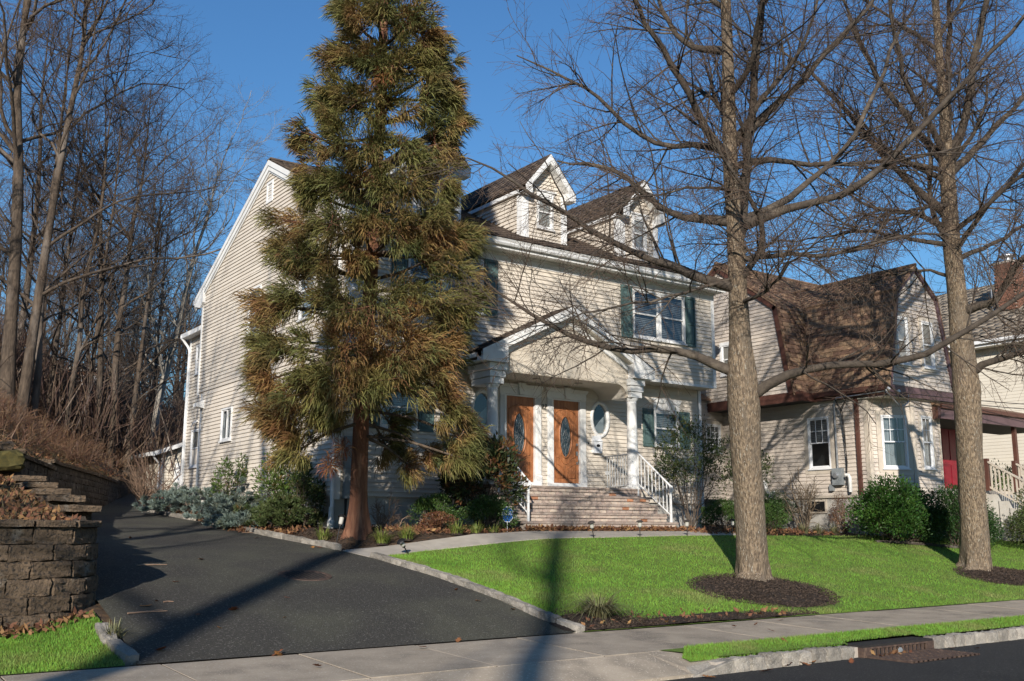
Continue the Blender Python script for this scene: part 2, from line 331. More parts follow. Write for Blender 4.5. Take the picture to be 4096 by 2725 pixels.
# driveway, walkway
sheet('driveway', lambda y: (float(XL(y)), float(XR(y))), np.concatenate([np.linspace(10.46, 20, 48), np.linspace(20.5, 37, 30)]), 22, .006, 'asphalt')
WN = lambda x: np.interp(x, [8.05, 8.6, 9.4, 13.6, 16.6, 19], [15.42, 15.6, 15.83, 15.9, 16.1, 16.15])
WF = lambda x: np.interp(x, [8.0, 8.4, 9.2, 10.5, 11.4, 12.2, 12.8, 19], [16.40, 16.48, 16.42, 16.38, 16.55, 16.92, 17.18, 17.22])
def walkway():
    xs = np.linspace(8.08, 18.9, 60); root = None; m = MB(); joints = [8.08, 9.6, 11.2, 12.8, 14.4, 16.0, 17.6, 18.9]
    base = MB()
    V = [(x, float(y), h(x, float(y))-.02) for x in xs for y in (WN(x), WF(x))]
    base.add(V, [(2*i, 2*i+2, 2*i+3, 2*i+1) for i in range(len(xs)-1)]); root = base.build('walkway', 'mortar', kind='structure')
    for a, b in zip(joints[:-1], joints[1:]):
        q = np.linspace(a+.006, b-.006, 6); m = MB(); rings = []
        for x in q:
            y0, y1 = float(WN(x)), float(WF(x)); z0 = h(x, y0)+.012; z1 = h(x, y1)+.012
            rings.append([(x,y0,z0-.06),(x,y0,z0),(x,(y0+y1)/2,(z0+z1)/2),(x,y1,z1),(x,y1,z1-.06)])
        m.loft(rings); fixn(m.build('slab', 'walk', root).data)
walkway()
# ------------------------------------------------------------------ kerb of cut stones along the street, with the drain inlet
kb = MB(); kb.box((8.7, 8.20, -1.75), (60, 8.32, -1.475)); kerb = kb.build('kerb', 'mortar', kind='structure')
STONES = [rough_box('kerb_stone', 'granite', (-.13,-.09,-.125), (.13,.09,.125), .009, i, 4, .5) for i in range(7)]
INX0, INX1 = 11.30, 12.86
x = 8.95; i = 0
while x < 46:
    w = random.uniform(.21, .31)
    if not (x+w > INX0 and x < INX1):
        M = Matrix.Translation((x+w/2, 8.235+random.uniform(-.014,.014), -1.565+random.uniform(-.014,.012))) @ Matrix.Rotation(random.uniform(-.03,.03), 4, 'Z') @ Matrix.Diagonal((w/.262, 1, 1, 1))
        link('kerb_stone', random.choice(STONES), kerb, M)
    elif x < INX0: x = INX1 - w + .02
    x += w + .022
kr = MB(); kr.loft([[(8.28,8.14,-1.62),(8.95,8.14,-1.62),(8.95,8.34,-1.62),(8.28,8.30,-1.62)], [(8.30,8.15,-1.585),(8.95,8.15,-1.46),(8.95,8.33,-1.455),(8.32,8.30,-1.50)]])
kr.build('kerb_end_stone', 'granite', kerb)
def inlet():
    t = thing('storm_drain', 'rusty cast iron storm drain inlet let into the granite kerb', 'drain', (12.08, 8.2, -1.6))
    a, b = INX0, INX1; m = MB()
    m.box((a, 8.13, -1.478), (b, 8.44, -1.452)); m.build('hood_plate', 'iron_dark', t)
    m = MB()                                                     # face with an oblong opening and bars
    m.box((a, 8.115, -1.50), (b, 8.15, -1.4785)); m.box((a, 8.115, -1.655), (b, 8.15, -1.635))
    m.box((a, 8.115, -1.635), (a+.14, 8.15, -1.50)); m.box((b-.14, 8.115, -1.635), (b, 8.15, -1.50))
    m.box((a, 8.15, -1.66), (a+.03, 8.43, -1.4785)); m.box((b-.03, 8.15, -1.66), (b, 8.43, -1.4785)); m.build('face_plate', 'iron', t)
    n = 15
    for i in range(n):
        xx = a+.16 + (b-a-.32)*i/(n-1); m = MB(); m.box((xx-.017, 8.12, -1.635), (xx+.017, 8.145, -1.50)); m.build('bar', 'iron', t)
    m = MB(); m.lathe((0,0,0), [(.001,-.005),(.048,-.005),(.05,0),(.048,.006),(.001,.006)], 20)
    m.build('medallion', 'meter_grey', t, M=Matrix.Translation(((a+b)/2, 8.112, -1.565)) @ Matrix.Rotation(math.pi/2, 4, 'X'))
    m = MB(); m.box((a+.04, 8.40, -1.66), (b-.04, 8.43, -1.48)); m.build('throat_darkness', 'black', t)  # black panel paints the darkness inside the drain opening
    g = thing('street_grate', 'cast iron grate lying in the street before the drain inlet', 'grate', (12.1, 7.8, -1.6))
    gx0, gx1, gy0, gy1 = a+.05, b-.05, 7.47, 8.09; m = MB()
    for y in np.linspace(gy0, gy1, 8): m.box((gx0, y-.020, -1.597), (gx1, y+.020, -1.575))
    m.build('long_bar', 'iron', g); m = MB()
    for q in np.linspace(gx0, gx1, 15): m.box((q-.018, gy0-.02, -1.599), (q+.018, gy1+.02, -1.577))
    m.build('cross_bar', 'iron', g)
    m = MB(); m.box((gx0-.03, gy0-.03, -1.6035), (gx1+.03, gy1+.03, -1.5985)); m.build('pit_darkness', 'black', g)  # black sheet on the street surface, painted darkness in place of a hole
inlet()
# manhole cover on the drive, following its slope
def manhole():
    cx, cy = 6.32, 14.04; sl_ = (h(cx,cy+.3)-h(cx,cy-.3))/.6; M = Matrix.Translation((cx, cy, h(cx, cy)+.008)) @ Matrix.Rotation(math.atan(sl_), 4, 'X')
    t = thing('manhole_cover', 'round rusty iron manhole cover set in the asphalt driveway', 'manhole', (cx, cy, h(cx, cy)))
    m = MB(); m.lathe((0,0,0), [(.34,-.02),(.34,.006),(.39,.008),(.40,-.02)], 40); m.build('rim', 'iron', t, M=M)
    m = MB(); m.lathe((0,0,0), [(.001,-.02),(.335,-.02),(.335,.004),(.001,.004)], 40); m.build('lid', 'iron', t, M=M)
    m = MB()
    for i in range(-4, 5):
        for j in range(-4, 5):
            if (i*i+j*j)**.5*.068 < .29: m.box((i*.068-.024, j*.068-.024, .0035), (i*.068+.024, j*.068+.024, .0095))
    m.build('tread_pattern', 'iron_dark', t, M=M)
manhole()
# edging stones along the drive
EDG = [rough_box('edging_stone', 'granite', (-.5,-.075,-.12), (.5,.075,.10), .010, 20+i, 4, .4) for i in range(6)]
ed = MB(); ed.box((8.2, 10.7, -1.6), (8.22, 10.72, -1.55)); edging = ed.build('driveway_edging', 'mortar', kind='structure')
def edge_run(pts, lens, gaps=(), zoff=.045):
    P = [Vector((x, y, 0)) for x, y in pts]; L = [0]
    for a, b in zip(P[:-1], P[1:]): L.append(L[-1]+(b-a).length)
    def at(s):
        for i in range(len(P)-1):
            if s <= L[i+1] or i == len(P)-2:
                t = (s-L[i])/(L[i+1]-L[i]); return P[i].lerp(P[i+1], t), (P[i+1]-P[i]).normalized()
    s = 0
    while s < L[-1]-.1:
        w = random.uniform(*lens); w = min(w, L[-1]-s); p, d = at(s+w/2); p0, _ = at(s); p1, _ = at(s+w); d = (p1-p0).normalized()
        z0, z1 = h(p0.x, p0.y), h(p1.x, p1.y)
        if not any(a < p.y < b for a, b in gaps):
            M = Matrix.Translation((p.x, p.y, (z0+z1)/2+zoff-.06+random.uniform(-.01,.015))) @ Matrix.Rotation(math.atan2(d.y, d.x)+random.uniform(-.02,.02), 4, 'Z') @ Matrix.Rotation(-math.atan2(z1-z0, w), 4, 'Y') @ Matrix.Diagonal(((w-.012), 1, 1, 1))
            link('edging_stone', random.choice(EDG), edging, M)
        s += w
edge_run([(8.62,10.46),(8.50,11.2),(8.47,12.1),(8.42,13.7),(8.25,14.8),(8.17,15.5)], (.24,.62))
edge_run([(8.05,16.52),(8.07,19),(8.05,22.5),(8.0,25),(8.0,28)], (.5,.95), gaps=((20.85,22.3),(23.2,24.0)), zoff=.05)
edge_run([(2.95,10.55),(2.88,11.2),(2.93,11.8)], (.5,.62), zoff=.02)
# ------------------------------------------------------------------ retaining walls of split-face blocks
BLK = [rough_box('block', 'block', (-.22,-.12,-.074), (.22,.12,.074), .011, 50+i, 5, .35) for i in range(8)]
BLKD = [rough_box('block', 'block_dark', (-.22,-.12,-.074), (.22,.12,.074), .010, 70+i, 3, .35) for i in range(6)]
CAPB = [rough_box('cap_block', 'block', (-.24,-.17,-.04), (.24,.17,.04), .007, 90+i, 4, .3) for i in range(5)]
def path_pts(pts, step=.05):
    P = [Vector((x, y)) for x, y in pts]; out = []
    for a, b in zip(P[:-1], P[1:]):
        n = max(1, int((b-a).length/step)); out += [a.lerp(b, i/n) for i in range(n)]
    return out + [P[-1]]
def block_wall(t, pts, base_of, top_of, lib, caps=True, ch=.15, bl=.44, hs=1.0):
    pp = path_pts(pts); L = [0]
    for a, b in zip(pp[:-1], pp[1:]): L.append(L[-1]+(b-a).length)
    L = np.array(L); PX_ = np.array([p.x for p in pp]); PY_ = np.array([p.y for p in pp])
    at = lambda s: Vector((float(np.interp(s, L, PX_)), float(np.interp(s, L, PY_))))
    zb0 = min(base_of(p.x, p.y) for p in pp); row = 0; z = math.floor(zb0/ch)*ch
    while z < 3:
        s = -(row % 2)*bl/2; anyb = False
        while s < L[-1]:
            a = max(s, 0); b = min(s+bl, L[-1])
            if b-a > .08:
                p0, p1 = at(a), at(b); c = (p0+p1)/2; d = (p1-p0); tp = top_of(c.x, c.y)
                if z+ch*.5 < tp: anyb = True
                if z+ch > base_of(c.x, c.y)-.02 and z+ch*.5 < tp:
                    ang = math.atan2(d.y, d.x); nrm = Vector((-d.y, d.x)).normalized(); sb = .012*row
                    M = Matrix.Translation((c.x+nrm.x*sb, c.y+nrm.y*sb, z+ch/2)) @ Matrix.Rotation(ang+random.uniform(-.015,.015), 4, 'Z') @ Matrix.Diagonal((d.length/.436, 1, hs, 1))
                    link('block', random.choice(lib), t, M)
                    if caps and z+ch*1.5 >= tp:
                        M2 = Matrix.Translation((c.x+nrm.x*(sb-.0), c.y+nrm.y*(sb-.0), z+ch+.042)) @ Matrix.Rotation(ang, 4, 'Z') @ Matrix.Diagonal((d.length/.485, 1, 1, 1))
                        link('cap_block', random.choice(CAPB), t, M2)
            s += bl
        if not anyb and row > 0: break
        z += ch; row += 1
fw = thing('retaining_wall', 'low curved front retaining wall of weathered split-face blocks beside the driveway', 'retaining wall', (2.5, 12.6, -1.1))
arc = [(-9,12.45),(2.2,12.42)] + [(2.2+.95*math.sin(a), 13.37-.95*math.cos(a)) for a in np.linspace(0, math.pi/2, 9)] + [(3.15,13.8),(3.13,14.0)]
block_wall(fw, arc, lambda x, y: min(h(x,y-.3), h(3.4,max(y,12.6)))-.05 if x > 2.6 else -1.33+.12*(y-10.6)-.05, lambda x, y: -.02, BLK, ch=.19, bl=.47, hs=1.29)
sw = thing('stepped_wall', 'stepped side wall of blocks with stone caps climbing the leafy slope', 'retaining wall', (3.1, 15.8, 0))
STEP = [(13.9,.27),(14.8,.42),(15.7,.54),(16.6,.66),(17.5,.79),(18.4,.90)]
for (y, z), (y2, _) in zip(STEP[:-1], STEP[1:]):
    block_wall(sw, [(3.13,y),(3.13,y2)], lambda x, y: h(3.3, y)-.05, lambda x, yy, z=z: z-.12, BLKD, caps=False)
    me = rough_box('cap_slab', 'block', (-.22,-.5,-.045), (.22,.5,.045), .008, int(y*10), 4, .3)
    link('cap_slab', me, sw, Matrix.Translation((3.12, y+.42, z-.03)))
    me = rough_box('riser_block', 'block', (-.20,-.3,-.07), (.20,.3,.07), .012, int(y*10)+5, 4, .3)
    link('riser_block', me, sw, Matrix.Translation((3.10, y+.5, z-.13)))
bw = thing('back_retaining_wall', 'long dark block retaining wall under the wooded slope by the far driveway', 'retaining wall', (5.5, 25, .3))
block_wall(bw, [(3.1,18.3),(3.3,19.5),(4.9,24.2),(6.6,28.2),(8.1,32.2),(9.3,35.2)], lambda x, y: h(float(XL(y))+.25, y)-.05, lambda x, y: float(np.interp(y, [18,20,28,35], [1.12,1.22,1.36,1.45])), BLKD, caps=True)
ms = thing('mossy_stone', 'rounded moss covered stone sitting on the block wall', 'stone', (2.85, 17.95, .95))
m = rough_box('boulder', 'moss', (2.45,17.7,.88), (3.05,18.25,1.22), .03, 5, 5, .9); link('boulder', m, ms)
m = rough_box('top_stone', 'block', (2.66,17.85,1.2), (2.9,18.1,1.36), .02, 6, 4, .8); link('top_stone', m, ms)
# ------------------------------------------------------------------ building kit
class Wall:
    """vertical wall between two plan points; n points outwards; s runs from p0 to p1"""
    def __init__(s, p0, p1, flip=False):
        s.p0 = Vector(p0); s.p1 = Vector(p1); s.d = (s.p1-s.p0); s.L = s.d.length; s.d.normalize()
        s.n = Vector((s.d.y, -s.d.x)) * (-1 if flip else 1); s.u = Vector((s.n.y, -s.n.x)); s.ang = math.atan2(s.u.y, s.u.x)
        s.sg = 1 if s.u.dot(s.d) > 0 else -1
    def P(s, t, out, z): q = s.p0 + s.d*t + s.n*out; return Vector((q.x, q.y, z))
    def M(s, t, out, z): return Matrix.Translation(s.P(t, out, z)) @ Matrix.Rotation(s.ang, 4, 'Z')
    def box(s, mb, t0, t1, o0, o1, z0, z1):
        v = [s.P(t, o, z) for z in (z0, z1) for t, o in ((t0,o0),(t1,o0),(t1,o1),(t0,o1))]
        f = [(0,3,2,1),(4,5,6,7),(0,1,5,4),(1,2,6,5),(2,3,7,6),(3,0,4,7)]
        if s.sg < 0: f = [tuple(reversed(q)) for q in f]
        # orientation differs with the flip; make it outward
        c = sum((Vector(p) for p in v), Vector())/8; a = (Vector(v[f[1][1]])-Vector(v[f[1][0]])).cross(Vector(v[f[1][2]])-Vector(v[f[1][0]]))
        if a.z < 0: f = [tuple(reversed(q)) for q in f]
        mb.add(v, f); return mb
    def poly(s, mb, pts, o0, o1):
        a = [s.P(t, o0, z) for t, z in pts]; return mb.prism(a, Vector((s.n.x, s.n.y, 0))*(o1-o0))
BOARD = {}
def board_mesh(m, e, th=.036):
    k = (m, e, th)
    if k not in BOARD:
        mb = MB(); pr = [(0,0),(th,0),(th,.010),(.009,e+.010),(0,e+.010)]
        mb.loft([[(-.5,y,z) for y, z in pr], [(.5,y,z) for y, z in pr]]); BOARD[k] = fixn(mb.mesh('siding_board', m))
    return BOARD[k]
def siding(specs, wall, z0, z1, e, a, b, opens, parent, m, view=1.0):
    n = int(round((z1-z0)/e))
    for i in range(n):
        z = z0+i*e; zc = z+e/2; lo = a(zc) if callable(a) else a; hi = b(zc) if callable(b) else b
        iv = [(lo, hi)]
        for (o0, o1, oz0, oz1) in opens:
            if oz0 < zc < oz1:
                nv = []
                for p, q in iv:
                    if o1 <= p or o0 >= q: nv.append((p, q)); continue
                    if o0 > p: nv.append((p, o0))
                    if o1 < q: nv.append((o1, q))
                iv = nv
        for p, q in iv:
            if q-p > .03: specs.append((view*(q-p), wall, (p+q)/2, z, q-p, e, parent, m))
def place_siding(specs, root, rest_mat, lim=300):
    specs.sort(key=lambda r: -r[0])
    for (_, w, t, z, L, e, par, m) in specs[:lim]:
        link('siding_board', board_mesh(m, e), par, w.M(t, 0, z) @ Matrix.Diagonal((L, 1, 1, 1)))
    if specs[lim:]:
        mb = MB()
        for (_, w, t, z, L, e, par, m) in specs[lim:]:
            me = board_mesh(m, e); M = w.M(t, 0, z) @ Matrix.Diagonal((L, 1, 1, 1))
            mb.add([M @ v.co for v in me.vertices], [tuple(p.vertices) for p in me.polygons])
        mb.build('small_siding', rest_mat, root, 'stuff')
def blind(w, win, t0, t1, z0, z1, m='blind', step=.05):
    mb = MB(); n = int((z1-z0)/step)
    for i in range(n):
        z = z0+i*step; a = [w.P(t0,-.058,z), w.P(t1,-.058,z), w.P(t1,-.082,z+.043), w.P(t0,-.082,z+.043)]
        mb.add(a, [(0,1,2,3)])
    mb.build('blind', m, win)
def window(root, w, t0, t1, z0, z1, fr='vinylframe', cas=.0, casm='trim', kind='hung', mun=None, fill='blind', sill=True, out=.0, label=None):
    """framed window with sashes, panes, muntins, and what hangs behind the glass"""
    f = .045; m = MB()
    for (a, b, c, d) in ((t0,t0+f,z0,z1),(t1-f,t1,z0,z1),(t0+f,t1-f,z1-f,z1),(t0+f,t1-f,z0,z0+f)): w.box(m, a, b, -.05, .045+out, c, d)
    win = m.build('window', fr, root)
    if label: win['label'] = label
    if cas:
        m = MB()
        for (a, b, c, d) in ((t0-cas,t0-.002,z0-cas,z1+cas),(t1+.002,t1+cas,z0-cas,z1+cas),(t0-.002,t1+.002,z1+.002,z1+cas),(t0-.002,t1+.002,z0-cas,z0-.002)): w.box(m, a, b, -.01, .034+out, c, d)
        m.build('casing', casm, win)
    if sill: 
        m = MB(); w.box(m, t0-.03, t1+.03, 0, .075+out, z0-.035, z0-.003); m.build('sill', fr, win)
    t0 += f; t1 -= f; z0 += f; z1 -= f; zm = (z0+z1)/2
    if kind == 'hung': parts = [(t0,t1,zm-.018,z1,.012),(t0,t1,z0,zm+.018,-.012)]
    elif kind == 'slide': tm = (t0+t1)/2; parts = [(t0,tm+.02,z0,z1,.012),(tm-.02,t1,z0,z1,-.010)]
    else: parts = [(t0,t1,z0,z1,0)]
    for i, (a, b, c, d, o) in enumerate(parts):
        g = .034; m = MB(); oo = out+o
        for (p, q, r, s_) in ((a,a+g,c,d),(b-g,b,c,d),(a+g,b-g,d-g,d),(a+g,b-g,c,c+g)): w.box(m, p, q, oo-.010, oo+.012, r, s_)
        if mun and (i == 0 or mun[2]):
            for k in range(1, mun[0]): tt = a+(b-a)*k/mun[0]; w.box(m, tt-.008, tt+.008, oo-.006, oo+.0085, c+g, d-g)
            for k in range(1, mun[1]): zz = c+(d-c)*k/mun[1]; w.box(m, a+g, b-g, oo-.005, oo+.0075, zz-.008, zz+.008)
        m.build('sash', fr, win)
        m = MB(); v = [w.P(a+g*.5,oo,c+g*.5), w.P(b-g*.5,oo,c+g*.5), w.P(b-g*.5,oo,d-g*.5), w.P(a+g*.5,oo,d-g*.5)]
        m.add(v, [(0,1,2,3)]); m.build('pane', 'glass', win)
    if fill == 'blind': blind(w, win, t0, t1, z0, z1)
    elif fill == 'half': blind(w, win, t0, t1, zm, z1)
    elif fill == 'curtain':
        m = MB(); n = 40; ts = np.linspace(t0, t1, n); v = []
        for i, t in enumerate(ts): o = -.09+.018*math.sin(i*1.9); v += [w.P(t,o,z0), w.P(t,o,z1)]
        m.add(v, [(2*i,2*i+2,2*i+3,2*i+1) for i in range(n-1)]); m.build('curtain', 'curtain', win)
    return win
def shutter(root, w, t0, t1, z0, z1):
    m = MB(); g = .045; zm = z0+(z1-z0)*.45
    for (a, b, c, d) in ((t0,t0+g,z0,z1),(t1-g,t1,z0,z1),(t0+g,t1-g,z1-g*1.4,z1),(t0+g,t1-g,z0,z0+g*1.4),(t0+g,t1-g,zm-g/2,zm+g/2)): w.box(m, a, b, .02, .062, c, d)
    w.box(m, t0+g, t1-g, .02, .040, z0+g, z1-g)
    for (c, d) in ((z0+g*1.4+.025, zm-g/2-.025), (zm+g/2+.025, z1-g*1.4-.025)): w.box(m, t0+g+.022, t1-g-.022, .039, .055, c, d)
    m.build('shutter', 'shutter', root)
def keystone_head(root, w, t0, t1, z0, hgt, key=True):
    m = MB(); tm = (t0+t1)/2
    w.box(m, t0, t1, 0, .055, z0, z0+hgt*.62)
    w.poly(m, [(t0,z0+hgt*.62),(t1,z0+hgt*.62),(t1+.055,z0+hgt*.9),(t1+.055,z0+hgt),(t0-.055,z0+hgt),(t0-.055,z0+hgt*.9)], 0, .085)
    hd = m.build('header', 'trim', root); fixn(hd.data)
    if key:
        m = MB(); w.poly(m, [(tm-.075,z0+.0),(tm+.075,z0+.0),(tm+.11,z0+hgt+.03),(tm-.11,z0+hgt+.03)], .0, .115); fixn(m.build('keystone', 'trim', hd).data)
    return hd
SH = {}
def shingle_mesh(m, wd, ex):
    k = (m, wd, ex)
    if k not in SH:
        mb = MB(); mb.loft([[(-wd/2+.003,0,.004),(wd/2-.003,0,.004),(wd/2-.003,0,.022),(-wd/2+.003,0,.022)], [(-wd/2+.003,ex*1.25,-.002),(wd/2-.003,ex*1.25,-.002),(wd/2-.003,ex*1.25,.004),(-wd/2+.003,ex*1.25,.004)]])
        SH[k] = fixn(mb.mesh('shingle', m))
    return SH[k]
def shingle_specs(o, u, v, L, Hh, wd, ex, ok=None, score=1.0):
    """o: eave corner; u along the eave, v up the slope; pieces as matrices"""
    o, u, v = Vector(o), Vector(u).normalized(), Vector(v).normalized(); n = u.cross(v).normalized(); out = []
    if n.z < 0: n = -n
    R = Matrix((u, v, n)).transposed().to_4x4()
    if u.cross(v).dot(n) < 0: R = Matrix((-u, v, n)).transposed().to_4x4()
    for r in range(int(math.ceil(Hh/ex))):
        s = -(r*.37 % 1)*wd
        while s < L:
            a, b = max(s, 0), min(s+wd, L)
            if b-a > .04:
                p = o+u*((a+b)/2)+v*(r*ex)
                ky = min(1, (Hh-r*ex)/(ex*1.25))
                if ky > .2 and (ok is None or ok(p+v*ex*.5)): out.append((score*(b-a), Matrix.Translation(p+n*random.uniform(0,.006)) @ R @ Matrix.Diagonal(((b-a)/wd, ky, 1, 1))))
            s += wd
    return out
def place_shingles(root, specs, m, mstuff, wd, ex, lim=300, order=None):
    me = shingle_mesh(m, wd, ex); cp = Vector((0,0,0))
    specs = sorted(specs, key=lambda q: -q[0]/(q[1].translation-cp).length**2 if order is None else order(q))
    for _, M in specs[:lim]: link('shingle', me, root, M)
    rest = specs[lim:]
    if rest:
        V0 = np.array([v.co[:] for v in me.vertices]); F0 = np.array([p.vertices[:] for p in me.polygons])
        Ms = np.array([np.array(M) for _, M in rest]); V = np.einsum('nij,kj->nki', Ms[:, :3, :3], V0) + Ms[:, None, :3, 3]
        F = (F0[None] + (np.arange(len(rest))*len(V0))[:, None, None]).reshape(-1, 4)
        link('roof_shingles', mesh('roof_shingles', V.reshape(-1, 3), F, mstuff), root, None, 'stuff')
def slab(root, name, pts, th, m, parent=None):
    """roof deck: polygon given by top points, thickened downwards"""
    mb = MB(); mb.prism([Vector(p)-Vector((0,0,.006)) for p in pts], (0,0,-th)); o = mb.build(name, m, root); fixn(o.data); return o
def textmesh(txt, size, ext=.004):
    c = bpy.data.curves.new('t', 'FONT'); c.body = txt; c.size = size; c.extrude = ext; c.align_x = 'CENTER'; c.align_y = 'CENTER'
    o = bpy.data.objects.new('t', c); COL.objects.link(o); me = bpy.data.meshes.new_from_object(o.evaluated_get(bpy.context.evaluated_depsgraph_get()))
    bpy.data.objects.remove(o); return me
# ------------------------------------------------------------------ main house
MHX0, MHX1, FY1, FY2, BY, RZ0, RY, RZ = 9.45, 20.60, 19.68, 19.08, 28.95, 6.75, 24.08, 9.54
roofz = lambda Y: RZ0 + (RZ-RZ0)/(RY-18.62)*(Y-18.62) if Y < RY else RZ - (RZ-RZ0)/(29.5-RY)*(Y-RY)
def main_house():
    t = thing('house', 'cream sided three storey house with two wooden front doors and gabled dormers', 'house', (15, 24, 0)); SP = []
    m = MB(); m.box((MHX0+.03, FY1+.03, -.4), (MHX1-.05, 28.5, .66)); m.build('foundation', 'stucco', t)
    m = MB(); m.box((MHX0+.32, FY1+.3, .5), (MHX1-.3, 28.2, 3.8)); m.box((MHX0+.32, FY2+.3, 3.95), (MHX1-.3, 28.6, 6.5)); m.build('dark_room_shell', 'inner', t)  # added dark shell imitates the unlit rooms behind the windows
    wf1 = Wall((MHX0, FY1), (MHX1, FY1)); wf2 = Wall((MHX0, FY2), (MHX1, FY2)); ws = Wall((MHX0, BY), (MHX0, FY2)); wsl = Wall((MHX0, 28.58), (MHX0, FY1))
    X = lambda x: x-MHX0; Yb = lambda y: BY-y; Yl = lambda y: 28.58-y
    def core(name, w, t0, t1, z0, z1, opens):               # sheathing behind the boards, with openings
        m = MB(); zs = sorted({z0, z1, *[q for o in opens for q in o[2:]]}); zs = [z for z in zs if z0 <= z <= z1]
        for a, b in zip(zs[:-1], zs[1:]):
            iv = [(t0, t1)]
            for o in opens:
                if o[2] < (a+b)/2 < o[3]: iv = [r for p, q in iv for r in ((p, min(q, o[0])), (max(p, o[1]), q)) if r[1]-r[0] > .005]
            for p, q in iv: w.box(m, p, q, -.10, -.002, a, b)
        return m.build(name, 'siding', t)
    # openings
    o1 = [(X(18.77),X(19.73),2.18,3.18),(X(10.45),X(11.45),2.18,3.18),(X(13.86),X(14.80),1.0,3.21),(X(15.31),X(16.22),1.0,3.21)]
    o2 = [(X(17.52),X(19.47),4.92,6.27),(X(10.74),X(12.82),4.92,6.27)]
    os_ = [(Yb(25.2),Yb(24.33),4.82,6.24),(Yb(21.9),Yb(21.0),4.82,6.24)]; ol = [(Yl(26.76),Yl(25.96),2.29,3.20),(Yl(22.5),Yl(21.6),2.29,3.20)]
    ovs = []
    for ox in (13.2, 16.88):
        for k in range(16):
            a = -1+2*k/16; b = a+2/16; hw = .262*math.sqrt(max(.02, 1-((a+b)/2)**2)); ovs.append((X(ox)-hw, X(ox)+hw, 2.78+.41*a, 2.78+.41*b))
    w1 = core('front_wall', wf1, 0, wf1.L, .66, 3.86, o1+ovs); w2 = core('upper_front_wall', wf2, 0, wf2.L, 3.86, 6.6, o2)
    w3 = core('side_wall', wsl, 0, wsl.L, .66, 3.86, ol); w4 = core('upper_side_wall', ws, 0, ws.L, 3.86, 6.6, os_)
    m = MB(); m.prism([(MHX0+.002,FY2,6.6),(MHX0+.002,BY,6.6),(MHX0+.002,RY,RZ-.15)], (.1,0,0)); fixn(m.build('gable_wall', 'siding', t).data)
    m = MB(); m.box((MHX1-.1, FY1, .66), (MHX1, 28.5, 3.86)); m.box((MHX1-.1, FY2, 3.862), (MHX1, BY, 6.6)); m.prism([(MHX1,FY2,6.6),(MHX1,BY,6.6),(MHX1,RY,RZ-.15)], (-.1,0,0)); m.box((MHX0+.1, BY-.1, 3.862), (MHX1-.1, BY, 6.6)); m.box((MHX0+.1, 28.48, .66), (MHX1-.1, 28.58, 3.86)); fixn(m.build('far_wall', 'siding', t).data)
    e = .1016
    siding(SP, wf1, .68, 3.83, e, X(9.55), X(20.47), [(a-.03 if a < X(13) or a > X(17) else a-.12, b+.03 if a < X(13) or a > X(17) else b+.2, c-.03, d+.03) for a, b, c, d in o1]+ovs, w1, 'siding', 1)
    siding(SP, wf2, 3.90, 6.32, e, X(9.55), X(20.50), [(a-.4, b+.38, c-.02, d+.03) for a, b, c, d in o2], w2, 'siding', 1.2)
    siding(SP, wsl, .68, 3.86, e, .10, wsl.L-.10, ol, w3, 'siding', .8)
    siding(SP, ws, 3.86, 6.66, e, .08, ws.L-.08, os_, w4, 'siding', .9)
    zr = lambda z: max(.1, (RZ-.22-z)/((RZ-RZ0)/(RY-18.62)))
    siding(SP, ws, 6.66, 9.3, e, lambda z: max(.08, Yb(RY)-zr(z)), lambda z: min(ws.L-.08, Yb(RY)+zr(z)), [], w4, 'siding', .9)
    # soffit of the overhanging upper floor
    m = MB(); m.box((MHX0, FY2+.0, 3.83), (MHX1, FY1+.02, 3.858)); m.build('overhang_soffit', 'soffit', t)
    m = MB(); wf2.box(m, 0, wf2.L, .0, .03, 3.82, 3.905); m.build('skirt_board', 'trim', t)
    # corner boards
    m = MB(); wf1.box(m, wf1.L-.10, wf1.L+.003, -.02, .045, .60, 3.83); m.build('corner_board', 'trim', t)
    m = MB(); wf2.box(m, wf2.L-.11, wf2.L+.003, -.02, .045, 3.84, 6.3); m.build('corner_board', 'trim', t)
    m = MB(); wf1.box(m, -.04, .11, -.02, .045, .60, 3.83); wsl.box(m, wsl.L-.11, wsl.L+.02, -.02, .043, .602, 3.82); m.build('corner_board', 'trim', t)
    m = MB(); wf2.box(m, -.04, .11, -.02, .045, 3.84, 6.3); ws.box(m, ws.L-.11, ws.L+.02, -.02, .043, 3.84, 6.3); m.build('corner_board', 'trim', t)
    m = MB(); ws.box(m, -.003, .09, -.02, .045, 3.80, 6.5); m.build('corner_board', 'trim', t)
    m = MB(); wsl.box(m, -.003, .09, -.02, .045, .62, 3.80); m.build('corner_board', 'trim', t)
    # roof deck, shingles and trim
    x0, x1 = MHX0-.11, MHX1+.16
    slab(t, 'roof_front', [(x0,18.62,RZ0),(x1,18.62,RZ0),(x1,RY,RZ),(x0,RY,RZ)], .05, 'shingle_main'); slab(t, 'roof_back', [(x0,29.5,RZ0),(x1,29.5,RZ0),(x1,RY,RZ),(x0,RY,RZ)], .05, 'shingle_main')
    s = math.hypot(RY-18.62, RZ-RZ0); sp = shingle_specs((x0,18.60,RZ0), (1,0,0), (0,RY-18.62,RZ-RZ0), x1-x0, s, .32, .14, score=1)
    sp += shingle_specs((x0,29.52,RZ0), (1,0,0), (0,RY-29.5,RZ-RZ0), 3, s, .32, .14)
    DX = (10.95, 14.19, 17.43)
    m = MB(); m.box((x0, RY-.12, RZ-.01), (x1, RY+.12, RZ+.03)); m.build('ridge_cap', 'shingle_main', t)
    m = MB(); m.box((x0+.02, 18.72, 6.52), (x1-.02, FY2+.02, 6.55)); m.build('eave_soffit', 'trim', t)
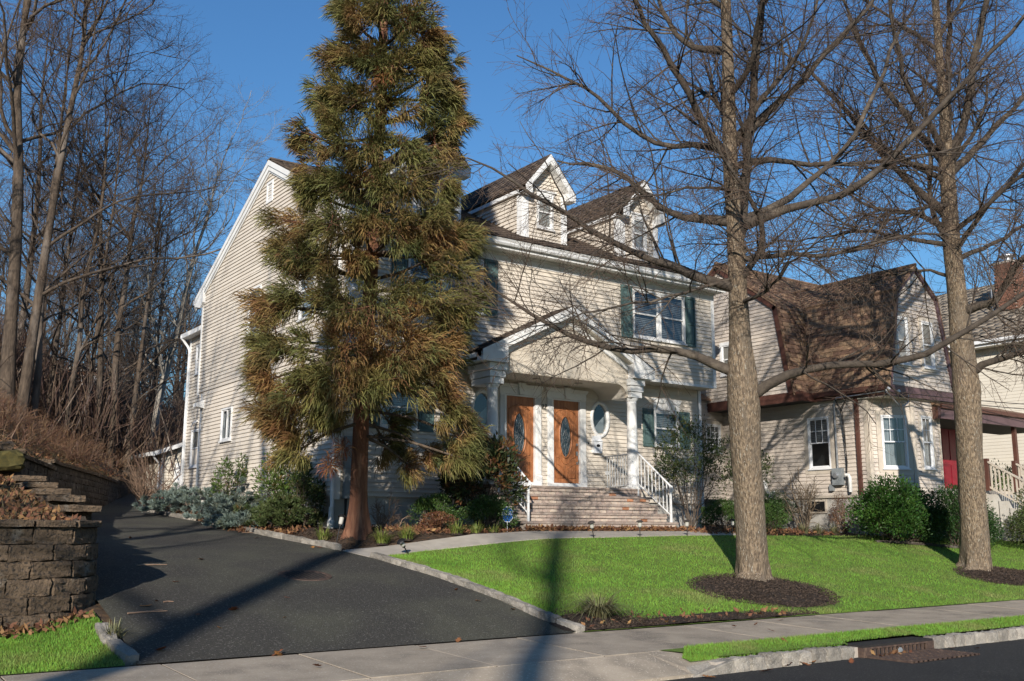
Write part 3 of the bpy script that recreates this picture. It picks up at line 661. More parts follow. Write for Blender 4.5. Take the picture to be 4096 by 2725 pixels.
    m = MB(); m.box((x0+.02, 18.68, 6.50), (x1-.02, 18.72, 6.70)); m.build('fascia', 'trim', t)
    gut = [(18.675,6.57),(18.60,6.575),(18.575,6.62),(18.585,6.66),(18.555,6.72),(18.575,6.725),(18.60,6.665),(18.665,6.665)]
    m = MB(); m.loft([[(x0-.02,y,z) for y, z in gut], [(x1+.02,y,z) for y, z in gut]]); fixn(m.build('gutter', 'trim', t).data)
    m = MB(); wf2.box(m, -.02, wf2.L+.02, .0, .04, 6.30, 6.50); wf2.box(m, -.02, wf2.L+.03, .0, .075, 6.455, 6.52); m.build('frieze', 'trim', t)
    for sgn, ye, nm in ((1, 18.62, 'rake_front'), (-1, 29.5, 'rake_back')):
        dz = (RZ-RZ0)/(RY-18.62) if sgn > 0 else -(RZ-RZ0)/(29.5-RY); L = 1
        for off, w_, xa, xb, n2 in ((0,.13,x0-.012,x0+.03,'rake_board'),(.135,.13,x0+.015,x0+.065,'rake_moulding'),(.27,.06,MHX0-.06,MHX0-.03,'rake_frieze')):
            m = MB(); m.prism([(xa,ye,RZ0-.012-off),(xa,RY,RZ-.012-off),(xa,RY,RZ-.012-off-w_*1.12),(xa,ye,RZ0-.012-off-w_*1.12)], (xb-xa,0,0)); fixn(m.build(n2, 'trim', t).data)
        m = MB(); m.prism([(x0+.03,ye,RZ0-.07),(x0+.03,RY,RZ-.07),(x0+.03,RY,RZ-.10),(x0+.03,ye,RZ0-.10)], (MHX0-x0,0,0)); fixn(m.build('rake_soffit', 'trim', t).data)
        yw = FY2 if sgn > 0 else BY; m = MB()
        m.prism([(x0+.0,ye+sgn*.02,RZ0-.22),(x0+.0,ye+sgn*.02,RZ0-.02),(x0+.0,yw+sgn*.20,RZ0-.02+(.23+abs(yw-ye))*abs(dz)*.98),(x0+.0,yw+sgn*.20,RZ0-.20),(x0,yw,RZ0-.34)], (MHX0-x0+.06,0,0)); fixn(m.build('eave_return', 'trim', t).data)
    m = MB(); m.loft([[(x0-.02,59.02-18.9-y+8.0 if 0 else 48.12-y,z) for y, z in gut], [(x0+1.2,48.12-y,z) for y, z in gut]]); fixn(m.build('gutter', 'trim', t).data)
    # ---- windows
    for a, b in ((17.54,18.49),(18.50,19.45),(10.76,11.77),(11.78,12.80)): window(t, wf2, X(a), X(b), 4.94, 6.25, fr='trim', out=.01)
    for a, b in ((17.13,17.51),(19.48,19.84),(10.36,10.72),(12.84,13.20)): shutter(t, wf2, X(a), X(b), 4.90, 6.29)
    for a, b in ((18.79,19.71),(10.47,11.43)):
        window(t, wf1, X(a), X(b), 2.20, 3.16, fr='trim', out=.01); keystone_head(t, wf1, X(a)-.03, X(b)+.03, 3.17, .31)
        shutter(t, wf1, X(a)-.42, X(a)-.03, 2.16, 3.18); shutter(t, wf1, X(b)+.03, X(b)+.42, 2.16, 3.18)
    window(t, ws, Yb(25.19), Yb(24.34), 4.83, 6.23, fr='trim', fill='curtain', out=.005); window(t, ws, Yb(21.89), Yb(21.01), 4.83, 6.23, fr='trim', fill='curtain', out=.005)
    window(t, wsl, Yl(26.75), Yl(25.97), 2.30, 3.19, fr='trim', kind='slide', fill='curtain', out=.02); window(t, wsl, Yl(22.49), Yl(21.61), 2.30, 3.19, fr='trim', kind='slide', fill='curtain', out=.02)
    # gable vent
    m = MB(); a, b = Yb(24.28), Yb(23.86)
    for (p, q, c, d) in ((a,a+.07,8.37,8.95),(b-.07,b,8.37,8.95),(a+.07,b-.07,8.88,8.95),(a+.07,b-.07,8.37,8.44)): ws.box(m, p, q, .0, .05, c, d)
    v = m.build('gable_vent', 'trim', t)
    for k in range(7):
        z = 8.45+k*.062; m = MB(); ws.poly(m, [(a+.07,z),(b-.07,z),(b-.07,z+.03),(a+.07,z+.03)], .012, .035); m.build('louver', 'trim', v)
    m = MB(); ws.box(m, a+.07, b-.07, .0, .008, 8.44, 8.88); m.build('screen', 'inner', v)
    # ---- dormers
    for dx in DX:
        dormer(t, SP, dx, sp)
    place_siding(SP, t, 'siding')
    dm = lambda q: 0
    me = shingle_mesh('shingle_main', .32, .14)
    sp = [q for q in sp if not any(dx < q[1].translation.x < dx+1.39 and 19.4 < q[1].translation.y and q[1].translation.y < 23.7 and q[2:] == () and q[1].translation.z < roofz(q[1].translation.y)+.1 for dx in DX)]
    V0 = np.array([v.co[:] for v in me.vertices]); F0 = np.array([p.vertices[:] for p in me.polygons])
    Ms = np.array([np.array(q[1]) for q in sp]); V = np.einsum('nij,kj->nki', Ms[:, :3, :3], V0) + Ms[:, None, :3, 3]
    link('roof_shingles', mesh('roof_shingles', V.reshape(-1, 3), (F0[None] + (np.arange(len(sp))*len(V0))[:, None, None]).reshape(-1, 4), 'shingle_main'), t, None, 'stuff')
    # ---- rear wing, vents and small fittings on the side
    wing(t)
    m = MB(); p = ws.P(Yb(28.47), 0, 3.55)
    m.prism([(MHX0-.0,28.30,3.62),(MHX0-.25,28.30,3.50),(MHX0-.25,28.30,3.40),(MHX0,28.30,3.36)], (0,.28,0)); fixn(m.build('dryer_vent', 'trim', t).data)
    # meter pipe and box at the near corner
    m = MB(); wf1.box(m, .17, .46, .01, .14, .62, 1.95); m.build('utility_box', 'meter_grey', t)
    m = MB(); m.tube([(MHX0+.24,FY1-.07,.62),(MHX0+.24,FY1-.07,-.1)], .028, 8); m.build('conduit', 'cable', t)
    m = MB(); m.lathe((MHX0-.09,FY1-.07,-.06), [(.07,0),(.07,.10),(.08,.11),(.08,.2),(.06,.24),(.05,.5)], 14); m.build('drain_pipe', 'pvc', t)
    m = MB(); m.tube([(MHX0-.07,FY1-.06,.3),(MHX0-.07,FY1-.06,6.4)], .045, 8); m.build('downspout', 'trim', t)
    return t
def dormer(t, SP, dx, sp):
    w_ = 1.39; fy = 19.40; ze = 8.42; hw = .80; cx = dx+w_/2; ap = 9.40; fr_ = 19.10; e = .1016
    wf = Wall((dx, fy), (dx+w_, fy)); yb = 23.7
    m = MB(); wf.box(m, 0, w_, -.09, -.002, 6.95, ze); wf.poly(m, [(0,ze),(w_,ze),(w_/2,ze+w_/2*1.2)], -.09, -.002); d = m.build('dormer', 'siding', t); fixn(d.data)
    zs = 7.13
    siding(SP, wf, zs, 9.2, e, lambda z: .17 if z < ze-.1 else max(.12, w_/2-(ap-.2-z)/1.2), lambda z: w_-.17 if z < ze-.1 else min(w_-.12, w_/2+(ap-.2-z)/1.2), [(.40,w_-.40,7.42,8.42)], d, 'siding', 1.1)
    for nm, x_, fl in (('l', dx, 0), ('r', dx+w_, 1)):
        wl = Wall((x_, yb), (x_, fy)) if not fl else Wall((x_, fy), (x_, yb))
        m = MB(); m.prism([(x_,fy,roofz(fy)-.1),(x_,fy,ze),(x_,22.0,ze),(x_,22.0,roofz(22.0)-.1)], (.06 if not fl else -.06,0,0)); fixn(m.build('dormer_side', 'siding', d).data)
        yr = lambda z: min(yb, max(fy, 18.62+(z-.05-RZ0)/((RZ-RZ0)/(RY-18.62))))
        if not fl: siding(SP, wl, 7.02, ze-.06, e, lambda z: yb-max(yr(z), fy+.02), yb-fy-.17, [], d, 'siding', .9)
    for a, b in ((-.015,.18),(w_-.18,w_+.015)):
        m = MB(); wf.box(m, a, b, -.02, .035, 7.05, ze-.02); m.build('dormer_corner_board', 'trim', d)
    m = MB(); wl = Wall((dx, yb), (dx, fy)); wl.box(m, yb-fy-.18, yb-fy+.03, -.02, .035, 7.05, ze-.03); m.build('dormer_corner_board', 'trim', d)
    window(d, wf, .44, w_-.44, 7.47, 8.36, fr='trim', fill='half', out=.015); keystone_head(d, wf, .40, w_-.40, 8.365, .12, key=False)
    # roof of the dormer
    zl = ap-hw*1.2
    for sg in (-1, 1):
        xe = cx+sg*hw; ang = math.atan(1.2)
        q = [(xe,fr_,zl),(cx,fr_,ap),(cx,23.9,ap),(xe,20.9 if 1 else 0,zl)]
        yend = lambda z: 18.62+(z-RZ0)/((RZ-RZ0)/(RY-18.62))
        q = [(xe,fr_,zl),(cx,fr_,ap),(cx,yend(ap)+.1,ap),(xe,yend(zl)+.1,zl)]
        slab(d, 'dormer_roof', q, .05, 'shingle_main')
        L = yend(ap)-fr_; ss = shingle_specs((xe,fr_-.01,zl), (0,1,0), (-sg*hw,0,ap-zl), L, math.hypot(hw, ap-zl), .32, .14, ok=lambda p: p.z > roofz(p.y)-.02)
        sp += [(a, M, 1) for a, M in ss]
        # rake boards on the face, eave return and side fascia
        a = wf; 
        m = MB(); c0 = (cx-dx); xx = xe-dx
        wf.poly(m, [(c0,ap-.012),(xx,zl-.012),(xx,zl-.16),(c0,ap-.19)], .27, .305); fixn(m.build('dormer_rake', 'trim', d).data)
        m = MB(); wf.poly(m, [(c0,ap-.19),(xx,zl-.16),(xx,zl-.19),(c0,ap-.24)], .03, .29); fixn(m.build('dormer_rake_soffit', 'trim', d).data)
        m = MB(); i0 = xx-sg*.22; wf.poly(m, [(xx,zl-.03),(i0,zl-.03+.25),(i0,zl-.19),(xx,zl-.19)], .0, .30); fixn(m.build('dormer_return', 'trim', d).data)
        m = MB(); m.box((xe, fr_+.02, zl-.15), (xe-sg*.03, yend(zl), zl-.015)); m.build('dormer_fascia', 'trim', d)
        m = MB(); m.box((xe-sg*.03, fr_+.1, zl-.15), (cx+sg*(w_/2), yend(zl), zl-.125)); m.build('dormer_soffit', 'soffit', d)
def wing(t):
    x = 9.9; wl = Wall((x, 31.3), (x, 28.4)); wb = .55
    w = MB(); wl.box(w, 0, wl.L, -.1, -.002, .7, 6.0); m = w.build('wing_wall', 'siding', t); sp = []
    siding(sp, wl, .95, 5.9, .1016, .1, wl.L, [(.62,1.38,1.78,2.96),(.62,1.3,4.64,5.6)], m, 'siding', .5)
    mb = MB()
    for (_, ww, tt, z, L, e, par, mm) in sp:
        link('siding_board', board_mesh('siding', e), m, ww.M(tt, 0, z) @ Matrix.Diagonal((L, 1, 1, 1)))
    q = MB(); wl.box(q, -.003, .12, -.02, .045, .7, 5.9); q.build('corner_board', 'trim', t)
    window(t, wl, .64, 1.36, 1.80, 2.94, fr='vinylframe'); window(t, wl, .64, 1.28, 4.66, 5.58, fr='vinylframe')
    q = MB(); q.box((x-.0, 31.2, .7), (18, 31.3, 6.0)); q.build('wing_back_wall', 'siding', t)
    slab(t, 'wing_roof', [(9.62,31.5,6.02),(9.62,28.9,6.02),(14,28.9,7.5),(14,31.5,7.5)], .05, 'shingle_main')
    q = MB(); q.box((9.66, 28.98, 5.88), (9.9, 31.45, 5.90)); q.build('wing_soffit', 'trim', t)
    q = MB(); q.box((9.60, 28.99, 5.88), (9.66, 31.5, 6.02)); q.box((9.66, 31.46, 5.88), (9.9, 31.5, 6.02)); q.build('wing_fascia', 'trim', t)
    q = MB(); q.tube([(9.60,31.42,5.95),(9.64,31.38,5.86),(9.80,31.30,5.62),(9.84,31.26,5.5),(9.84,31.26,1.0)], .04, 8); q.build('wing_downspout', 'trim', t)
    q = MB(); q.box((9.82, 30.1, 3.15), (9.9, 30.35, 3.2)); q.tube([(9.84,30.2,3.15),(9.74,30.2,3.1),(9.70,30.2,3.0)], .035, 8); q.build('flood_light', 'trim', t)
    q = MB(); q.box((9.6, 30.2, .6), (9.85, 31.1, 1.15)); q.build('lattice_skirt', 'iron_dark', t)
HOUSE = main_house()

# ------------------------------------------------------------------ portico, doors, steps
PCX, PFY, PTY = 14.93, 18.30, 18.55
def portico():
    t = HOUSE; w = Wall((PCX-3, PTY), (PCX+3, PTY)); c = 3.0
    hw = 2.63; zb = 3.97; pk = 5.29; sl_ = (pk-zb)/hw
    for sg in (-1, 1):
        q = [(PCX+sg*hw,PFY,zb),(PCX,PFY,pk),(PCX,FY2+.0,pk),(PCX+sg*hw,FY2,zb)]; slab(t, 'portico_roof', q, .05, 'shingle_main')
        sp = shingle_specs((PCX+sg*hw,PFY-.01,zb), (0,1,0), (-sg*hw,0,pk-zb), FY2-PFY, math.hypot(hw, pk-zb), .32, .14)
        me = shingle_mesh('shingle_main', .32, .14); V0 = np.array([v.co[:] for v in me.vertices]); F0 = np.array([p.vertices[:] for p in me.polygons])
        Ms = np.array([np.array(q2[1]) for q2 in sp]); V = np.einsum('nij,kj->nki', Ms[:, :3, :3], V0) + Ms[:, None, :3, 3]
        link('roof_shingles', mesh('roof_shingles', V.reshape(-1, 3), (F0[None] + (np.arange(len(sp))*8)[:, None, None]).reshape(-1, 4), 'shingle_main'), t, None, 'stuff')
        X = lambda x: x-(PCX-3); o = PTY-PFY
        def rk(nm, d0, d1, o0, o1, xi=0.0, mm='trim'):
            m = MB(); w.poly(m, [(c,pk-d0),(c+sg*(hw-xi),zb+xi*sl_-d0),(c+sg*(hw-xi),zb+xi*sl_-d1),(c,pk-d1)], o0, o1); fixn(m.build(nm, mm, t).data)
        rk('pediment_rake', .012, .15, o-.02, o+.012); rk('pediment_rake', .15, .245, o-.05, o-.02, .02); rk('pediment_soffit', .24, .262, .03, o-.05, .06, 'soffit'); rk('pediment_frieze', .262, .42, .0, .035, .42)
        m = MB(); x1 = c+sg*hw; x2 = c+sg*(hw-.70); w.poly(m, [(x1,zb-.03),(x2,zb+.70*sl_-.03),(x2,zb-.26),(x1,zb-.26)], .02, o+.005); fixn(m.build('pediment_return', 'trim', t).data)
        m = MB(); m.box((PCX+sg*hw,PFY+.05,zb-.16), (PCX+sg*(hw-.03),FY2,zb-.012)); m.build('portico_fascia', 'trim', t)
        m = MB(); m.box((PCX+sg*(hw-.03),PFY+.3,zb-.25), (PCX+sg*1.9,FY2,zb-.22)); m.build('portico_soffit', 'trim', t)
        # stacked capital and round column
        px = PCX+sg*2.13; cy = 18.64
        cap = MB(); z = 3.24
        for k, (r, hh) in enumerate(((.185,.15),(.215,.15),(.245,.17))): cap.box((px-r,cy-r,z), (px+r,cy+r+.4,z+hh-.012)); z += hh
        cc = cap.build('capital', 'trim', t)
        m = MB(); m.lathe((px,cy,.97), [(.19,.0),(.19,.06),(.17,.075),(.175,.11),(.15,.13),(.14,.15),(.138,.8),(.128,1.5),(.118,2.12),(.125,2.13),(.125,2.155),(.118,2.165),(.122,2.18),(.165,2.235),(.17,2.268)], 24)
        m.build('column', 'trim', t, smooth=True)
        m = MB(); m.box((px-.21,cy-.21,.968), (px+.21,cy+.21,1.02)); m.build('plinth', 'trim', t)
    # tympanum with a flattened arch below
    az, rr, ax = 3.55, .32, 1.90; n = 8
    arch = [(c-ax-.12,3.26),(c-ax,3.26)] + [(c-ax+rr-rr*math.cos(a), az-rr+rr*math.sin(a)) for a in np.linspace(.0, math.pi/2, n)] + [(c+ax-rr+rr*math.sin(a), az-rr+rr*math.cos(a)) for a in np.linspace(0, math.pi/2, n)] + [(c+ax,3.26),(c+ax+.12,3.26)]
    top = [(c+2.12,zb+.2),(c,pk-.25),(c-2.12,zb+.2)]
    m = MB(); w.poly(m, arch+[(c+ax+.22,3.7)]+top+[(c-ax-.22,3.7)], -.12, .0); ty = m.build('tympanum', 'scallop', t); fixn(ty.data)
    # scalloped shingles on the tympanum, one by one
    sc = MB(); r = .078; pr = [(-r,.135)]+[(-r*math.cos(a), -r*math.sin(a)*.85+.02) for a in np.linspace(0, math.pi, 9)]+[(r,.135)]
    a = [(x,0,z) for x, z in pr]; n2 = len(a)
    sc.add([(x,.004,z) for x, _, z in a]+[(x,.004+.014*(1-(z+.06)/.2*.9),z) for x, _, z in a], [tuple(range(n2, 2*n2))]+[(i,(i+1)%n2,(i+1)%n2+n2,i+n2) for i in range(n2)])
    sme = fixn(sc.mesh('scallop_shingle', 'scallop'))
    row = 0; z = 3.60
    while z < 4.95:
        lim = (pk-.30-z-.04)/sl_ ; x = -2.05+(row % 2)*.0785
        while x < 2.05:
            if abs(x)+.085 < min(lim, 2.05): link('scallop_shingle', sme, ty, w.M(c+x, 0, z+.015))
            x += .157
        z += .125; row += 1
    # beadboard ceiling and vaulted end
    m = MB(); ce = [(PCX-3+x, zz) for x, zz in arch[1:-1]]
    m.loft([[(x,PTY+.10,zz+.004) for x, zz in ce], [(x,FY1-.03,zz+.004) for x, zz in ce]], cap=False, closed=False); m.build('portico_ceiling', 'soffit', t)
    m = MB(); m.box((PCX-2.4,PTY+.1,3.72), (PCX+2.4,FY1-.03,3.80)); m.build('ceiling_deck', 'soffit', t)
    for x in (PCX-.55, PCX+.75):
        m = MB(); m.lathe((x,19.05,3.535), [(.001,.02),(.085,.015),(.10,.004),(.10,-.008),(.08,-.004),(.001,.012)], 18); m.build('recessed_light', 'soffit', t)
portico()
def arc_pts(cx, cz, rx, rz, a0, a1, n): return [(cx+rx*math.cos(a), cz+rz*math.sin(a)) for a in np.linspace(a0, a1, n)]
def oval(root, w, cx, cz, rx, rz, m_fr, wid, out, deep):
    m = MB(); n = 40; rings = []
    for (k, o) in ((wid, .0), (wid, out), (wid*.45, out+.014), (.0, out), (.0, -deep)):
        rings.append([w.P(cx+(rx+k)*math.cos(2*math.pi*i/n), o, cz+(rz+k)*math.sin(2*math.pi*i/n)) for i in range(n)])
    m.loft(rings, cap=False); o = m.build('oval_frame', m_fr, root, smooth=True); fixn(o.data)
    m = MB(); m.add([w.P(cx+(rx+.004)*math.cos(2*math.pi*i/n), -.004, cz+(rz+.004)*math.sin(2*math.pi*i/n)) for i in range(n)], [tuple(range(n))]); m.build('pane', 'glass', o)
    return o
def doors():
    w = Wall((MHX0, FY1), (MHX1, FY1)); X = lambda x: x-MHX0; t = HOUSE
    for a, b, knob in ((13.90,14.76,-1),(15.34,16.19,1)):
        wd = Wall((MHX0, FY1+.02), (MHX1, FY1+.02)); m = MB(); z0, z1 = 1.12, 3.18; cx = X((a+b)/2); oz = 2.27; rx, rz = .175, .50; n = 36
        # slab with an oval hole
        ov = [(cx+rx*math.cos(2*math.pi*i/n), oz+rz*math.sin(2*math.pi*i/n)) for i in range(n)]
        sq = []
        for i in range(n):
            ca, sa = math.cos(2*math.pi*i/n), math.sin(2*math.pi*i/n); hw = (b-a)/2; k = min(hw/max(abs(ca),1e-6), ((z1-oz) if sa > 0 else (oz-z0))/max(abs(sa),1e-6)); sq.append((cx+ca*k, oz+sa*k))
        v = [wd.P(p, 0, z) for p, z in ov]+[wd.P(p, 0, z) for p, z in sq]; f = [(i,(i+1)%n,(i+1)%n+n,i+n) for i in range(n)]
        m.add(v, f); m.add([wd.P(X(a),0,z1), wd.P(X(b),0,z1), wd.P(X(b),0,z0), wd.P(X(a),0,z0), *[wd.P(p,0,z) for p, z in ()]], [])
        for (pa, pb) in (((X(a),z1),sq),):
            pass
        for cz_, ss in ((z1, 1), (z0, -1)):
            for xx, sx in ((X(a), -1), (X(b), 1)):
                near = sorted(sq, key=lambda p: (p[0]-xx)**2+(p[1]-cz_)**2)[:2]; m.add([wd.P(xx,0,cz_), wd.P(near[0][0],0,near[0][1]), wd.P(near[1][0],0,near[1][1])], [(0,1,2)])
        d = m.build('door', 'door', t); fixn(d.data)
        fr = oval(d, wd, cx, oz, rx, rz, 'door', .045, .018, .03)
        # leaded glass: curved cames
        m = MB(); o = .004
        def came(pts): m.tube([wd.P(cx+p, o, oz+q) for p, q in pts], .0042, 5)
        for s_ in (-1, 1):
            came([(s_*.01,.47),(s_*.09,.33),(s_*.13,.12),(s_*.10,-.1),(s_*.13,-.2),(s_*.09,-.35),(s_*.01,-.47)])
            came([(0,.28),(s_*.045,.22),(s_*.02,.15),(s_*.075,.06),(s_*.02,-.02),(s_*.08,-.10),(s_*.03,-.2),(s_*.05,-.26),(0,-.33)])
            came([(s_*.165,.06),(s_*.09,.02),(s_*.05,.09),(0,.04)]); came([(s_*.165,-.06),(s_*.09,-.04),(s_*.04,-.12),(0,-.08)])
            came([(0,.40),(s_*.03,.35),(0,.30)]); came([(s_*.02,.12),(0,.17),(-s_*.02,.12),(0,.07),(s_*.02,.12)])
        came([(0,.49),(0,.40)]); came([(0,-.33),(0,-.49)]); m.build('leading', 'came', fr)
        m = MB(); m.add([wd.P(cx+q, -.07, oz+r_) for q, r_ in ((-.3,-.6),(.3,-.6),(.3,.6),(-.3,.6))], [(0,1,2,3)]); m.build('glass_backing', 'dark_hall', fr)  # dark sheet stands in for the unlit hall behind the glass
        # raised mouldings
        def mould(pts, r=.011): 
            mm = MB(); mm.tube([wd.P(cx+p, .004, q) for p, q in pts], r, 6); mm.build('moulding', 'door', d, smooth=True)
        hw = (b-a)/2-.11
        mould([(-hw,2.86),(-hw+.02,2.87)] + [(-hw+.1,2.93),(-.12,2.94),(-.06,2.99),(0,3.02),(.06,2.99),(.12,2.94),(hw-.1,2.93),(hw,2.86)])
        mould([(-hw,1.76),(-hw+.12,1.75),(-.15,1.70),(-.08,1.62),(0,1.58),(.08,1.62),(.15,1.70),(hw-.12,1.75),(hw,1.76)])
        mould([(-hw,1.76),(-hw,2.86)], .008); mould([(hw,1.76),(hw,2.86)], .008)
        for s_ in (-1, 1):
            mould([(s_*hw,1.60),(s_*(hw-.05),1.585),(s_*.16,1.54),(s_*.08,1.48),(s_*.05,1.44),(s_*.05,1.24),(s_*hw,1.24),(s_*hw,1.60)], .010)
        for k in range(9):
            xx = -hw+.04+k*(2*hw-.08)/8
            if abs(xx) > .06: mould([(xx,1.27),(xx,1.45+abs(xx)*.28)], .004)
        # handle set
        hx = cx+((b-a)/2-.065)*(1 if knob > 0 else -1)
        m = MB()
        for zz in (2.10, 1.86): m.lathe((0,0,0), [(.001,0),(.032,0),(.032,.018),(.001,.022)], 14)
        hb = MB(); wd.box(hb, hx-.03, hx+.03, .0, .02, 1.82, 1.92); wd.box(hb, hx-.025, hx+.025, .0, .025, 2.06, 2.12); hb.tube([wd.P(hx,.02,1.82), wd.P(hx,.07,1.80), wd.P(hx,.075,1.70), wd.P(hx,.05,1.63), wd.P(hx,.01,1.62)], .011, 6); wd.box(hb, hx-.02, hx+.02, .0, .02, 1.59, 1.65)
        hb.build('handle', 'nickel', d)
        # jambs, casing, head, base
        ca = .155; cb = .155
        m = MB(); w.box(m, X(a)-.035, X(a)+.0, -.04, .05, 1.10, 3.21); w.box(m, X(b), X(b)+.035, -.04, .05, 1.10, 3.21); w.box(m, X(a), X(b), -.04, .05, 3.18, 3.215); jb = m.build('jamb', 'trim', t)
        for s0, s1 in ((X(a)-.035-ca, X(a)-.035), (X(b)+.035, X(b)+.035+cb)):
            m = MB(); w.box(m, s0, s1, .0, .055, 1.20, 3.22)
            for k in range(4): q = s0+.026+k*(s1-s0-.052)/3; w.box(m, q-.010, q+.010, .055, .068, 1.30, 3.18)
            m.build('fluted_casing', 'trim', t)
        m = MB(); w.box(m, X(a)-.04-ca, X(b)+.04+cb, .0, .075, .972, 1.11); w.box(m, X(a)-.05-ca, X(a)-.03, .0, .07, 1.10, 1.28); w.box(m, X(b)+.03, X(b)+.05+cb, .0, .07, 1.10, 1.28); m.build('door_sill', 'trim', t)
        keystone_head(t, w, X(a)-.05-ca, X(b)+.05+cb, 3.222, .25)
    # oval windows
    for cx in (13.2, 16.88):
        o = oval(t, w, X(cx), 2.78, .245, .395, 'trim', .085, .05, .04)
        m = MB(); m.add([w.P(X(cx)+q, -.09, 2.78+r) for q, r in ((-.24,-.38),(.22,-.38),(.22,.10),(.05,-.05))], [(0,1,2,3)]); m.build('curtain', 'curtain', o)
    # number, mailbox, bell, outlet
    me = textmesh('27', .17, .006); me.materials.append(MATS['black'])
    link('house_number', me, t, Matrix.Translation((15.06, FY1-.032, 2.98)) @ Matrix.Rotation(math.pi/2, 4, 'X'))
    me = textmesh('1', .12, .005); me.materials.append(MATS['black'])
    link('apartment_number', me, t, Matrix.Translation((16.53, FY1-.032, 2.36)) @ Matrix.Rotation(math.pi/2, 4, 'X'))
    m = MB(); w.box(m, X(16.46), X(16.50), 0, .035, 2.10, 2.17); m.build('door_bell', 'black', t); m = MB(); w.box(m, X(17.02), X(17.14), 0, .06, 1.36, 1.46); m.build('outlet_cover', 'trim', t)
    mb_ = thing('mailbox', 'white wall mailbox with a dark oval badge under the oval window', 'mailbox', (16.72, FY1-.06, 1.9))
    m = MB(); w.poly(m, [(X(16.59),1.90),(X(16.85),1.90),(X(16.86),2.22),(X(16.58),2.22)], .02, .13); fixn(m.build('box', 'mailbox', mb_).data)
    m = MB(); w.poly(m, [(X(16.575),2.22),(X(16.865),2.22),(X(16.84),2.34),(X(16.60),2.34)], .01, .10); w.box(m, X(16.57), X(16.87), .02, .15, 2.20, 2.225); fixn(m.build('lid', 'mailbox', mb_).data)
    m = MB(); m.lathe((0,0,0), [(.001,0),(.06,0),(.06,.006),(.001,.01)], 20); m.build('badge', 'black', mb_, M=Matrix.Translation((16.72, FY1-.131, 2.09)) @ Matrix.Rotation(math.pi/2, 4, 'X') @ Matrix.Diagonal((1,.62,1,1)))
doors()
def steps():
    t = thing('front_steps', 'wide brick front steps with brown stone treads below the doors', 'steps', (14.93, 18, 0))
    x0, x1 = 12.65, 17.2; Zs = [.97,.765,.56,.355,.155]; Ys = [18.45-.29*i for i in range(5)]; zb = -.12; BR = {}
    bl, bh = .20, .064
    def bmesh_(k):
        if k not in BR: BR[k] = rough_box('brick', 'brick', (-.097,-.045,-.028), (.097,.045,.028), .0025, k, 2, .25)
        return BR[k]
    core = MB()
    for i, (y, z) in enumerate(zip(Ys, Zs)): core.box((x0+.045-.0*i, y+.035+.001*i, zb-.2), (x1-.045, (FY1-.02) if i == 0 else Ys[i-1]+.05, z-.052-.001*i))
    core.build('mortar_core', 'mortar', t); red = random.Random(3)
    for i, (y, z) in enumerate(zip(Ys, Zs)):
        yb = FY1 if i == 0 else Ys[i-1]+.03
        me = rough_box('tread', 'tread', (x0-.02,y-.035,z-.052), (x1+.02,yb,z), .003, 200+i, 6, .25); link('tread', me, t)
        lo = (Zs[i+1] if i < 4 else -.06); n = 2 if i < 4 else 3; ch = (z-.052-lo)/n if i < 4 else .07
        for r in range(n):
            zc = z-.052-ch*(r+.5); s = x0+.05-(r % 2)*.1
            while s < x1-.05:
                a, b = max(s, x0+.05), min(s+bl, x1-.05)
                if b-a > .04:
                    o = link('brick', bmesh_(red.randrange(5)), t, Matrix.Translation(((a+b)/2, y+.028, zc)) @ Matrix.Diagonal(((b-a)/.201, 1, min(1.15, ch/.069), 1)))
                    if red.random() < .035: o.material_slots[0].link = 'OBJECT'; o.material_slots[0].material = MATS['brick_red']
                s += bl+.006
    # railings
    def rail(X, nm, lab, side):
        g = thing('railing', lab, 'railing', (X, 17.9, .1)); A = Vector((X, 18.42, 1.0)); B = Vector((X, 17.30, .155)); H1 = .86
        m = MB(); m.tube([A+Vector((0,.05,H1+.02)), A+Vector((0,0,H1)), B+Vector((0,0,H1-.01)), B+Vector((0,-.05,H1-.03)), B+Vector((0,-.08,H1-.10)), B+Vector((0,-.05,H1-.15))], .022, 8); m.build('handrail', 'metal_white', g)
        m = MB(); m.tube([A+Vector((0,0,.10)), B+Vector((0,0,.16))], .014, 6); m.build('bottom_rail', 'metal_white', g)
        m = MB(); m.box((X-.02,17.28,-.06 if 0 else .15), (X+.02,17.32,.155+H1)); m.build('post', 'metal_white', g)
        m = MB(); m.box((X-.016,18.40,.80), (X+.016,18.432,1.86)); m.build('post', 'metal_white', g)
        for k in range(1, 9):
            p = A.lerp(B, k/9); m = MB(); m.box((X-.009,p.y-.009,p.z+.10+.06*k/9), (X+.009,p.y+.009,p.z+H1)); m.build('baluster', 'metal_white', g)
        return g
    rail(17.02, 'r', 'white metal stair railing on the right side of the front steps', 1); rail(12.82, 'l', 'white metal stair railing on the left by the dark shrub', -1)
    g = thing('landing_railing', 'short white railing between the right column and the house wall', 'railing', (17.02, 19.1, .97))
    for nm, z in (('handrail', 1.83), ('bottom_rail', 1.06)):
        m = MB(); m.tube([(17.02,18.8,z),(17.02,19.62,z)], .02 if nm == 'handrail' else .013, 8); m.build(nm, 'metal_white', g)
    for k in range(8): y = 18.86+k*.1; m = MB(); m.box((17.011,y-.009,.98 if k in (0,7) else 1.06), (17.029,y+.009,1.83)); m.build('baluster', 'metal_white', g)
steps()
